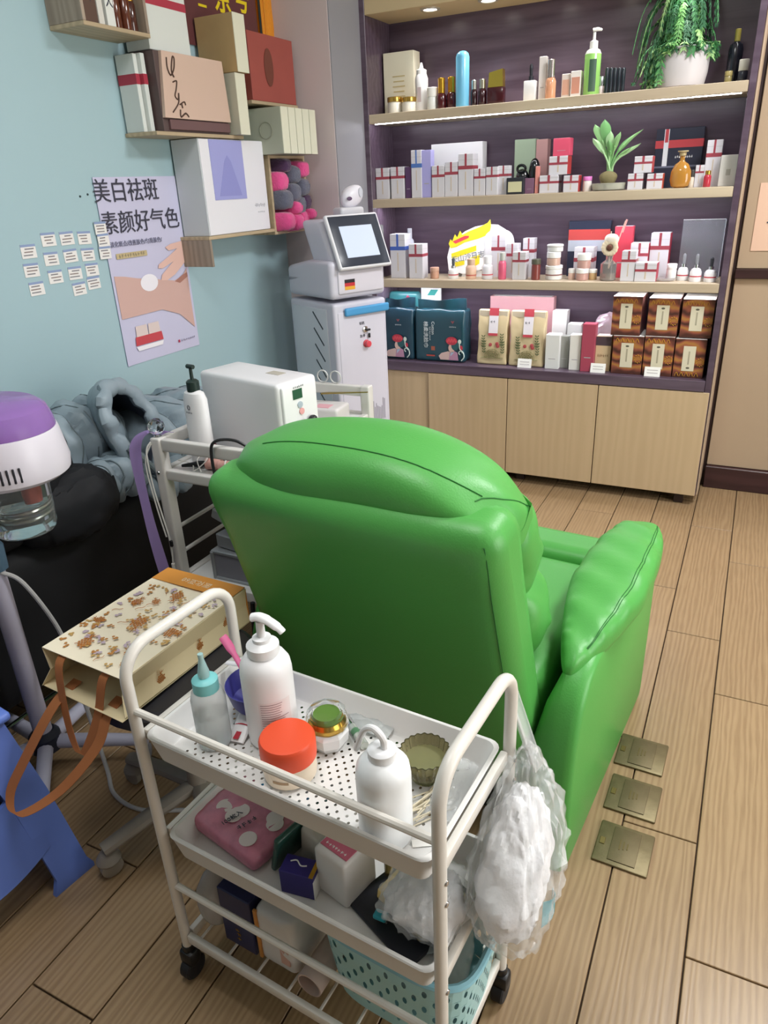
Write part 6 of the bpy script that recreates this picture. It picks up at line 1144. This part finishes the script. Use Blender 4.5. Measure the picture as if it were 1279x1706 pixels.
        r = W_/2; cf = k.get('capf', .3); capm = k.get('capm', 0); cm = mat(k.get('cap', '#eeeeee'), 0.22 if capm else 0.35, capm*.9); bm_ = mat(col, 0.18 if kind in ('bottle','square') else 0.35, coat=.4)
        if kind == 'jar':
            hb = H_*(1-cf); MB().lathe([(r*.9,0),(r*.97,.002),(r*.97,hb*.9),(r*.88,hb)], (0,r,0), 20).build('jar_body', bm_, t); MB().lathe([(r*.98,hb+.0002),(r,hb+.002),(r,H_-.002),(r*.93,H_)], (0,r,0), 20).build('lid', cm, t)
        elif kind == 'bottle':
            hb = H_*(1-cf); cr_ = k.get('capr', .72); MB().lathe([(r*.92,0),(r,.003),(r,hb*.82),(r*.85,hb*.93),(r*cr_*.9,hb)], (0,r,0), 20).build('bottle_body', bm_, t); MB().lathe([(r*cr_,hb+.0002),(r*cr_,H_-.002),(r*cr_*.85,H_)], (0,r,0), 20).build('cap', cm, t)
        elif kind == 'square':
            hb = H_*(1-cf); MB().rbox((0,.02,hb/2), (W_,.04,hb), .004, 2).build('bottle_body', bm_, t)
            MB().prism([(-W_*.46,hb+.0005),(W_*.46,hb+.0005),(W_*.42,H_),(-W_*.4,H_*.92)], -.036, -.004, M=frame((0,0,0), (1,0,0), (0,0,1))).build('slanted_cap', cm, t)
            bpy.context.view_layer.update()
        elif kind == 'rod':
            MB().lathe([(r*.92,0),(r,.003),(r,H_-r*.8),(r*.85,H_-r*.35),(r*.5,H_-r*.08),(.0006,H_)], (0,r,0), 18).build('tube_body', mat(col, 0.3, coat=.3), t); MB().lathe([(r*1.01,H_*.3),(r*1.01,H_*.305)], (0,r,0), 18, cap0=False, cap1=False).build('seam_ring', mat(col, 0.6), t)
        elif kind == 'nozzle':
            MB().lathe([(r*.95,0),(r,.004),(r,H_*.68),(r*.8,H_*.76)], (0,r,0), 20).build('bottle_body', mat(col, 0.4), t); MB().lathe([(r*.78,H_*.761),(r*.8,H_*.85),(r*.35,H_*.88),(r*.22,H_*.95),(r*.14,H_)], (0,r,0), 16).build('nozzle_cap', cm, t); MB().box((0,-.0004,H_*.35), (W_*.3,.001,H_*.3)).build('printed_panel', mat('#c9b9bb', 0.5), t)
        elif kind == 'dropper':
            hb = H_*k['bodyf']
            if k.get('sq'): MB().rbox((0,r,hb/2), (W_,W_,hb), .003, 2).build('bottle_body', mat(col, 0.35), t)
            else: MB().lathe([(r*.95,0),(r,.003),(r,hb*.7),(r*.75,hb*.92),(r*.4,hb)], (0,r,0), 20).build('bottle_body', mat(col, 0.3), t)
            MB().lathe([(r*.42,hb+.0002),(r*.42,hb+H_*.12),(r*.3,hb+H_*.13)], (0,r,0), 14).build('collar', CHROME if not k.get('sq') else cm, t); MB().lathe([(r*.26,hb+H_*.131),(r*.3,H_*.85),(r*.3,H_*.94),(r*.12,H_)], (0,r,0), 12).build('bulb', cm, t)
        elif kind == 'pump':
            hb = H_*.7; MB().lathe([(r*.95,0),(r,.004),(r,hb*.88),(r*.8,hb*.96),(r*.45,hb)], (0,r,0), 24, mi=[0,0,1,1]).build('bottle_body', [mat(col, 0.2, coat=.4), mat('#dfe6d8', 0.25)], t)
            MB().grid(lambda u_, v_: (r*1.01*math.sin(R(-10+50*u_)), r-r*1.01*math.cos(R(-10+50*u_)), hb*(.08+.68*v_)), 8, 3).build('front_label', mat(k['tag'], 0.5), t)
            MB().lathe([(r*.5,hb+.0003),(r*.5,hb+H_*.1),(r*.2,hb+H_*.12),(r*.18,H_*.93)], (0,r,0), 16).build('pump_collar', cm, t); MB().tube([(-.006,r,H_*.965),(.012,r,H_*.97),(.028,r,H_*.955)], [.008,.008,.005], 10, flat=.8).build('pump_spout', cm, t)
        if k.get('stripe'):
            zc = H_*(.2 if kind != 'jar' else .35); MB().lathe([(r*1.01,zc-.0025),(r*1.01,zc+.0025)], (0,r,0), 20, cap0=False, cap1=False).build('red_stripe', mat(k['stripe'], 0.45), t)

# ------------------------------------------------------------------ special shelf things
S1, S2, S3, S4 = 1.6895, 1.3375, .9785, .5805
# planter with trailing fern (top shelf)
t = thing('fern_planter', 'white planter with bushy trailing green fern on the top shelf', 'plant', (-.375, 3.425, S1))
MB().lathe([(.078,0),(.088,.006),(.097,.05),(.099,.1),(.095,.135),(.089,.13)], seg=28, cap1=False, sy=.92).build('pot', mat('#c9c3c4', 0.4), t); MB().lathe([(.09,.12),(.001,.122)], seg=24, sy=.92).build('soil', mat('#2f2a22', 0.9), t)
gm = [mat('#4f8f58', 0.5, name='fern_a'), mat('#77b068', 0.5, name='fern_b'), mat('#3a6b4a', 0.5, name='fern_c'), mat('#a6cf8a', 0.5, name='fern_d')]
rnd = random.Random(31)
for f in range(210):
    a = rnd.uniform(0, 2*math.pi); out = rnd.uniform(.03,.16); up = rnd.uniform(.03,.30); drop = rnd.uniform(.0,.26)
    lim = .014
    if math.cos(a) > 0: out *= .8
    if math.cos(a) > -.3: drop *= .3; lim = rnd.uniform(.075,.13)
    if f % 17 == 0: lim = .05
    ca, sa = math.cos(a), math.sin(a)*.62
    if sa > .35: out *= .5
    P = bez([(.04*ca,.04*sa,.11),(out*.45*ca-.01,out*.45*sa,.11+up*.8),(out*.9*ca-.012,out*.9*sa,.11+up*.75-drop*.3),(out*1.1*ca-.014,out*1.1*sa,.1+up*.45-drop*.75)], 6)
    P = [Vector((p.x, p.y, max(p.z, lim+.02*abs(math.sin(f))))) for p in P]
    for p in P:
        h_ = math.hypot(p.x, p.y/.92)
        if p.z < .145 and 0 < h_ < .112 and p is not P[0] and h_ > .05: p.x *= .112/h_; p.y *= .112/h_
    mb = MB(); mb.tube(P, .0012, 4)
    for i in range(3, len(P)-1):
        d_ = (P[i+1]-P[i-1]).normalized(); side = d_.cross(Vector((0,0,1)));
        if side.length < .05: side = Vector((1,0,0))
        side.normalize()
        for s in (-1, 1):
            for q in range(2):
                b0 = P[i]+d_*(.004*q); l_ = rnd.uniform(.010,.02); tip = b0+side*s*l_+d_*l_*.55+Vector((0,0,-.012*rnd.random())); w_ = d_*.0042
                n_ = Vector((0,0,.003)); mid = (b0+tip)/2+n_
                mb.add([b0, mid-w_, tip, mid+w_], [(0,1,2,3)])
    o = mb.build('frond', gm[rnd.choice([0,0,1,2,2,3])], t, smooth=0)
# bulb plant on glass dish (middle shelf)
t = thing('bulb_plant', 'sprouting green bulb plant standing in a glass dish of pebbles', 'plant', (-.605, 3.375, S2))
MB().lathe([(.05,0),(.066,.004),(.07,.028),(.068,.029),(.063,.006),(.001,.004)], seg=28, cap1=False, sy=.8).build('glass_dish', mat('#dcdcd0', 0.1, trans=.6, ior=1.2), t)
for k in range(40):
    a = rnd.random()*6.28; r_ = rnd.random()**.5*.056
    MB().puff((r_*math.cos(a), r_*math.sin(a)*.78, .011+.006*rnd.random()), (.012,.010,.009), n=(4,), e=2.2).build('pebble', mat(['#c9c0a4','#b5a98c','#d6d0bc'][k % 3], 0.6), t)
MB().puff((-.005,0,.045), (.07,.06,.06), n=(10,), e=2.2, fn=lambda q: (q.x*(1+.1*math.sin(q.z*120)), q.y, q.z)).build('bulb', mat('#7d7350', 0.8, bump=.6, bscale=60), t)
lf = [mat('#8fbf80', 0.5), mat('#6fa565', 0.5), mat('#a9d09a', 0.5)]
for k, (dx, h, bend, wl) in enumerate(((-.055,.2,-.02,.02),(-.035,.215,.0,.022),(-.015,.17,.01,.016),(.015,.165,.02,.012),(.04,.155,.05,.014),(.06,.12,.055,.014),(.035,.11,.05,.01),(.0,.14,-.01,.012),(-.045,.15,-.035,.018),(.05,.17,.07,.01))):
    P = bez([(.006*(k-4)*.3,0,.06),(dx*.35,-.004*(k % 3),.06+h*.4),(dx*.8+bend*.4,-.008*(k % 4),.05+h*.8),(dx+bend,-.01*(k % 4),.05+h)], 6); n_ = len(P)
    mb = MB(); mb.tube(P[:n_//2+2], .004, 6)
    mb.grid(lambda u_, v_: tuple(P[int(n_*.45+v_*(n_-1-n_*.45))]+Vector((wl*(2*u_-1)*math.sin(math.pi*min(1,.08+v_*.92))**.8, .004*abs(2*u_-1), 0))), 5, 9)
    mb.build('leaf', lf[k % 3], t)
# black ornament
t = thing('black_ornament', 'glossy black double-humped ornament on the middle shelf', 'ornament', (-.965, 3.415, S2)); BG = mat('#15181c', 0.12, coat=.6, name='gloss_black')
MB().puff((-.022,0,.05), (.06,.05,.10), n=(10,), e=2.3).build('left_form', BG, t); MB().puff((.03,.005,.07), (.05,.05,.14), n=(10,), e=2.3).build('right_form', BG, t)
MB().tube([(-.022+.018*math.cos(a),-.02,.1+.014*math.sin(a)) for a in [k*math.pi/8 for k in range(16)]], .006, 8, closed=True).build('ring_handle', BG, t)
# amber flask
t = thing('amber_flask', 'round amber glass flask with narrow neck on the middle shelf', 'bottle', (-.327, 3.37, S2))
MB().lathe([(.02,0),(.033,.006),(.04,.03),(.038,.06),(.026,.085),(.012,.095),(.009,.1),(.009,.115)], seg=24, sy=.6).build('flask_body', mat('#cf9440', 0.1, trans=.35, coat=.5, name='amber_glass'), t); MB().lathe([(.011,.1152),(.013,.118),(.013,.128),(.02,.130),(.02,.134)], seg=16).build('stopper', mat('#b9a67c', 0.4), t)
# reed diffuser with sola flower
t = thing('reed_diffuser', 'reed diffuser with cream flower in a clear bottle on the lower shelf', 'diffuser', (-.577, 3.365, S3))
MB().lathe([(.03,0),(.034,.003),(.034,.07),(.02,.08),(.014,.085),(.014,.1)], seg=20).build('bottle', mat('#d9d4d0', 0.08, trans=.8, ior=1.25), t); MB().lathe([(.031,.004),(.031,.03),(.001,.0305)], seg=18).build('fragrance_oil', mat('#d6cdc0', 0.05, trans=.7), t)
for k in range(14):
    a = k*2*math.pi/14
    MB().puff((.024*math.cos(a), -.008, .135+.024*math.sin(a)), (.024,.012,.024), n=(4,), e=2).build('petal', mat('#dccdb2', 0.8), t)
MB().puff((0,-.014,.135), (.026,.012,.026), n=(6,), e=2).build('flower_centre', mat('#5e3a2c', 0.8), t)
for x, y, h in ((.06,.0,.24),(.0,.0,.2)): MB().tube([(0,0,.05),(x*.9,y,h)], .0022, 6).build('reed_stick', mat('#d9bfae', 0.6), t)
MB().tube([(.045,0,.195),(.06,0,.245)], .004, 8).build('wrapped_tip', mat('#e0a9a2', 0.6), t); MB().puff((.004,0,.168), (.06,.03,.045), n=(8,), e=2.2).build('cream_bloom', mat('#e2d8ca', 0.8), t)
# acrylic sign holder
t = thing('acrylic_stand', 'clear acrylic card stand at the lower shelf right end', 'stand', (-.225, 3.5, S3)); AC = mat('#c4c8d2', 0.05, alpha=.22, coat=.5, name='acrylic')
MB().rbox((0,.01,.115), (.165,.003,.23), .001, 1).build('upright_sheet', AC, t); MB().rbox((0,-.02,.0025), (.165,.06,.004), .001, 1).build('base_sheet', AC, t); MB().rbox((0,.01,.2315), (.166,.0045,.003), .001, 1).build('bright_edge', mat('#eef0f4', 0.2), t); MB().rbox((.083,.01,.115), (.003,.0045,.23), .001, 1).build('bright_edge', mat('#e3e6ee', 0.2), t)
t = thing('glass_dish', 'shallow clear glass dish under the white cup jar', 'dish', (-.345, 3.375, S3)); MB().lathe([(.035,0),(.042,.003),(.044,.012),(.042,.0125),(.001,.006)], seg=24, cap1=False, sy=.7).build('dish', mat('#e6e2e2', 0.1, trans=.6), t)
# yellow die-cut promotional card
t = thing('promo_card', 'yellow and white die-cut promotional card glaring on the lower shelf', 'card', (-1.22, 3.43, S3), 0, rot=(R(-8), 0, 0))
out = [(-.125,.03),(-.135,.09),(-.125,.135),(-.1,.17),(-.05,.205),(0,.225),(.06,.235),(.11,.232),(.15,.21),(.162,.17),(.15,.12),(.115,.08),(.075,.045),(.03,.03),(-.05,.012)]
fM = frame((0,0,0), (1,0,0), (0,0,1))
MB().prism(out[::-1] if False else out, -.003, .0, M=fM).build('card_sheet', mat('#f2f0f0', 0.4), t)
YM = mat('#e8d42a', 0.45, name='promo_yellow')
b1 = MB().prism([(-.13,.15),(-.122,.17),(-.112,.162),(-.1,.192),(-.088,.178),(-.075,.208),(-.062,.19),(-.03,.205),(.02,.222),(.06,.24),(.072,.255),(.078,.225),(.07,.19),(.02,.172),(-.05,.155),(-.09,.135),(-.12,.13)], .0002, .0014, M=fM).build('yellow_burst', YM, t)
MB().prism([(-.11,.16),(-.095,.15),(-.03,.175),(-.028,.185),(-.05,.185)], .0015, .0025, M=fM).build('red_tag', mat('#d6404c', 0.45), t)
MB().prism([(-.115,.105),(-.06,.122),(.01,.142),(.012,.118),(-.05,.1),(-.11,.08)], .0002, .0012, M=fM).build('yellow_stripe', YM, t); MB().prism([(-.09,.045),(-.045,.055),(-.045,.075),(-.095,.065)], .0002, .0012, M=fM).build('yellow_patch', YM, t); MB().prism([(-.015,.035),(.03,.06),(.03,.1),(-.02,.085)], .0002, .0012, M=fM).build('yellow_patch', YM, t)
write('天山沙日志', .034, frame((-.03,-.0008,.088), (1,0,.18), (-.18,0,1)), mat('#6d7480', 0.5), t); write('a.', .03, frame((.08,-.0008,.195), (1,0,-.25), (.25,0,1)), INK, t)
MB().prism([(-.06,.0),(.06,.0),(.05,.03),(-.05,.03)], -.03, -.006, M=fM).build('prop_foot', mat('#dcdcdc', 0.5), t)
t = thing('gloss_pouch', 'glossy white plastic pouch standing right of the yellow card', 'pouch', (-1.10, 3.455, S3)); MB().puff((0,0,.105), (.15,.05,.21), n=(14,), e=3, fn=lambda q: (q.x*(1+.1*noise3(q.z*25,q.y*30,1)), q.y, q.z)).build('pouch_body', mat('#e9e9ec', 0.15, coat=.4), t)
# teal cotton towel packs
TEAL = mat('#1f4552', 0.28, coat=.3, name='teal_film'); TEAL2 = mat('#1b3d4e', 0.3, coat=.3, name='teal_film_b')
def teal(label, X, Y, W_, H_, m, fig_x, big):
    t = thing('cotton_towel_pack', label, 'pack', (X, Y, S4), 0, 'teal cotton towel packs on the counter')
    D_ = .11
    MB().rblock((0,D_/2,H_*.42), (W_,D_,H_*.84), .014, 14, fn=lambda q: (q.x+.004*noise3(q.z*30,q.y*30,1), q.y*(1-.25*max(0,q.z/(H_*.42))**3)+.004*noise3(q.x*30,q.z*30,2), q.z+.004*noise3(q.x*26,q.y*30,3)*(1 if q.z > 0 else 0))).build('pack_body', m, t)
    MB().grid(lambda u_, v_: ((u_-.5)*W_*.96, D_*.35+.012*math.sin(u_*9), H_*(.82+.17*v_)-.006*math.sin(u_*5)), 12, 4, thick=.004).build('top_seal', m, t)
    fM = frame((fig_x,-.004,.0), (1,0,0), (0,0,1)); s_ = H_/.30
    def pr(poly, c, z, nm): MB().prism([(x*s_,y*s_) for x, y in poly], z, z+.0006, M=fM).build(nm, mat(c, 0.5), t, smooth=0)
    el = lambda cx_, cy_, rx, ry, n_=14: [(cx_+rx*math.cos(2*math.pi*i/n_), cy_+ry*math.sin(2*math.pi*i/n_)) for i in range(n_)]
    pr([(-.06,.012),(-.01,.012),(.0,.02),(.0,.05),(-.02,.055),(-.055,.045),(-.07,.03)], '#cfb3ae', .0002, 'printed_sleeve')
    pr([(-.015,.012),(.035,.012),(.03,.05),(.01,.06),(-.01,.05)], '#b98aa4', .0012, 'printed_robe'); pr([(-.008,.03),(.012,.05),(.005,.055),(-.004,.05)], '#a9bcd0', .002, 'printed_collar')
    pr(el(.0,.072,.017,.022), '#d9b8ac', .002, 'printed_face'); pr(el(.018,.085,.02,.024), '#2f5a60', .0026, 'printed_hair'); pr(el(.0,.107,.03,.02), '#b8394a', .0032, 'printed_headdress')
    for q in range(7): pr(el(-.02+.007*q,.105+.007*(q % 2),.006,.006,8), '#d6505c', .004, 'printed_pompom')
    pr(el(.042,.105,.009,.011,10), '#d2ded6', .003, 'printed_rosette'); pr(el(.05,.075,.008,.012,10), '#c03a4c', .003, 'printed_tassel')
    MB().tube([tuple(fM@Vector((x*s_,y*s_,.002))) for x, y in bez([(.04,.1,0),(.045,.07,0),(.06,.055,0),(.065,.03,0),(.05,.012,0)], 4) and [(p.x,p.y) for p in bez([(.04,.1,0),(.043,.07,0),(.06,.052,0),(.064,.03,0),(.05,.012,0)], 4)]], .003, 6).build('printed_scroll', mat('#c9d8d2', 0.5), t)
    MB().tube([tuple(fM@Vector((.046*s_+.009*math.cos(a),.05*s_+.009*math.sin(a),.002))) for a in [i*.5 for i in range(10)]], .0024, 6).build('printed_scroll', mat('#c9d8d2', 0.5), t)
    marks(frame((fig_x+.005,-.005,H_*.58), (1,0,0), (0,0,1)), .035, .006, 7, mat('#c9cdd0', 0.5), t, seed=14); MB().prism([(0,-.006),(.009,.006),(.003,.008),(0,.003),(-.003,.008),(-.009,.006)], 0, .0006, M=frame((fig_x+.005,-.0048,H_*.65), (1,0,0), (0,0,1))).build('printed_bird', mat('#8a4a50', 0.5), t)
    if big:
        write('棉柔洗脸巾', .026, frame((-W_*.27,-.005,H_*.44), (0,0,-1), (1,0,0)), mat('#cfd8da', 0.5), t, spacing=1.0); write('Cotton', .022, frame((-W_*.12,-.005,H_*.55), (0,0,-1), (1,0,0)), mat('#cfd8da', 0.5), t); write('Soft face towel', .011, frame((-W_*.18,-.005,H_*.46), (0,0,-1), (1,0,0)), mat('#b9c4c8', 0.5), t)
        MB().box((-W_*.17,-.005,H_*.1), (.045,.0008,.007)).build('printed_bar', mat('#b0483c', 0.5), t); MB().box((-W_*.12,-.005,H_*.22), (.02,.0008,.02)).build('printed_block', mat('#a05a48', 0.5), t)
teal('dark teal cotton towel pack beside the white machine', -1.585, 3.34, .165, .30, TEAL2, .0, False)
teal('wide dark teal cotton towel pack with opera figure print', -1.36, 3.34, .262, .30, TEAL, .068, True)
t = thing('cotton_towel_pack', 'teal pouch with red mark lying behind the left teal pack', 'pack', (-1.60, 3.47, S4), 0, 'teal cotton towel packs on the counter')
MB().rblock((0,0,.16), (.17,.06,.32), .02, 10).build('pack_body', mat('#3b7a80', 0.25, coat=.3), t); MB().prism([(-.02,.0),(.02,-.02),(.03,.0),(.0,.025)], 0, .001, M=frame((.03,-.031,.28), (1,0,0), (0,0,1))).build('red_print', mat('#a83a5a', 0.5), t)
# kraft tea pouches
KR = mat('#c6b48e', 0.7, bump=.3, bscale=18, name='kraft')
def kraft(label, X, W_, dx):
    t = thing('kraft_pouch', label, 'pouch', (X, 3.345, S4), 0, 'kraft tea pouches on the counter'); H_ = .255
    def ks(q):
        v = (q.z/H_)+.5; th_ = .9*(1-v)**.6+.08; sd = 1-.06*math.sin(math.pi*min(1,v*1.1))
        return (q.x*sd+.003*noise3(q.z*30,q.y*20,1+dx), q.y*th_-.012*math.sin(math.pi*v)*0+.004*noise3(q.x*35,q.z*32,2+dx), q.z)
    MB().rblock((0,.05,H_/2), (W_,.09,H_), .008, 18, fn=ks).build('pouch_body', KR, t)
    MB().rbox((0,.041,H_*.93), (W_*.94,.010,.03), .002, 1).build('folded_top', mat('#c9bda4', 0.6), t)
    LM = frame((.0,.0255,H_*.79), (1,0,0), (0,.165,1))
    lb = MB().box((.005,-.012,.002), (.045,.085,.001), M=LM).build('white_label', mat('#d9d4d8', 0.5), t); MB().box((.005,.045,.0022), (.046,.035,.0012), M=LM).build('red_label_top', mat('#b8434e', 0.5), lb); MB().box((.005,-.06,.0022), (.046,.012,.0012), M=LM).build('red_label_foot', mat('#b8434e', 0.5), lb)
    marks(LM@Matrix.Translation((.0,.0,.003)), .026, .012, 2, INK, lb, seed=15+dx)
    GM = frame((.0,.001,.0), (1,0,0), (0,.11,1)); gp = mat('#6b6c3c', 0.6, name='olive_print'); mb = MB()
    for rr in range(4): mb.tube([tuple(GM@Vector((.006+(.012+.009*rr)*math.cos(a), .035+(.012+.009*rr)*math.sin(a)*1.0, .002))) for a in [R(10*j) for j in range(0,19)]], .0018, 4, flat=.5)
    for j in range(7): mb.tube([tuple(GM@Vector((.006+q*math.cos(R(30*j)), .035+q*math.sin(R(30*j)), .002))) for q in (.005,.04)], .0016, 4, flat=.5)
    mb.tube([tuple(GM@Vector((x,.034,.002))) for x in (-.05,.06)], .003, 4, flat=.5); mb.build('arch_print', gp, t)
    mb = MB()
    for sx, h0 in ((-.042,.11),(.05,.12),(.056,.085),(-.036,.085)):
        mb.tube([tuple(GM@Vector((sx+.003*math.sin(q*.8), h0-.03+q*.012, .0025))) for q in range(5)], .001, 4)
        for q in range(5):
            for s in (-1,1): mb.add([tuple(GM@Vector(p)) for p in ((sx,h0-.03+q*.012,.004),(sx+s*.008,h0-.025+q*.012,.004),(sx+s*.010,h0-.018+q*.012,.004),(sx+s*.002,h0-.022+q*.012,.004))], [(0,1,2,3)])
    mb.build('sprig_print', mat('#5a6440', 0.6), t, smooth=0)
    for x, y in ((-.005,.095),(.028,.1),(.032,.09)): MB().lathe([(.009,0),(.006,.0008),(.0008,.001)], M=GM@Matrix.Translation((x,y,.004)), seg=9).build('red_flower_print', mat('#a8484a', 0.6), t)
kraft('left kraft paper tea pouch with red and white label', -1.095, .15, 0); kraft('right kraft paper tea pouch behind the small price card', -.925, .17, 3)
# price cards and crinkled pack
for X, Y, la in ((-.922,3.325,'small white price card before the right kraft pouch'),(-.58,3.32,'small white price card before the cream carton'),(-.345,3.315,'small white price card before the orange boxes')):
    t = thing('price_card', la, 'price tag', (X, Y, S4), 0, 'white price cards on the counter edge'); MB().box((0,0,.021), (.066,.0015,.042), M=Matrix.Rotation(R(-14),4,'X')).build('card', PAPER, t)
    for k in range(2): MB().box((0,-.0012,.028-.012*k), (.045,.0006,.003), M=Matrix.Rotation(R(-14),4,'X')).build('printed_line', mat('#b9b4b4', 0.6), t)
    MB().box((0,.012,.001), (.05,.018,.0015)).build('foot', PAPER, t)
t = thing('crinkled_pack', 'shiny pinkish cellophane pack behind the magenta carton', 'pack', (-.575, 3.47, S4)); MB().puff((0,0,.12), (.13,.07,.24), n=(18,), e=3, fn=lambda q: (q.x*(1+.08*noise3(q.z*45,q.y*60,1)), q.y*(1+.2*noise3(q.x*55,q.z*50,2)), q.z+.008*noise3(q.x*60,q.y*50,3))).build('film', mat('#c9b4c0', 0.12, .2, coat=.5), t)
for X, Y, la in ((-.50,3.52,0),):
    pass
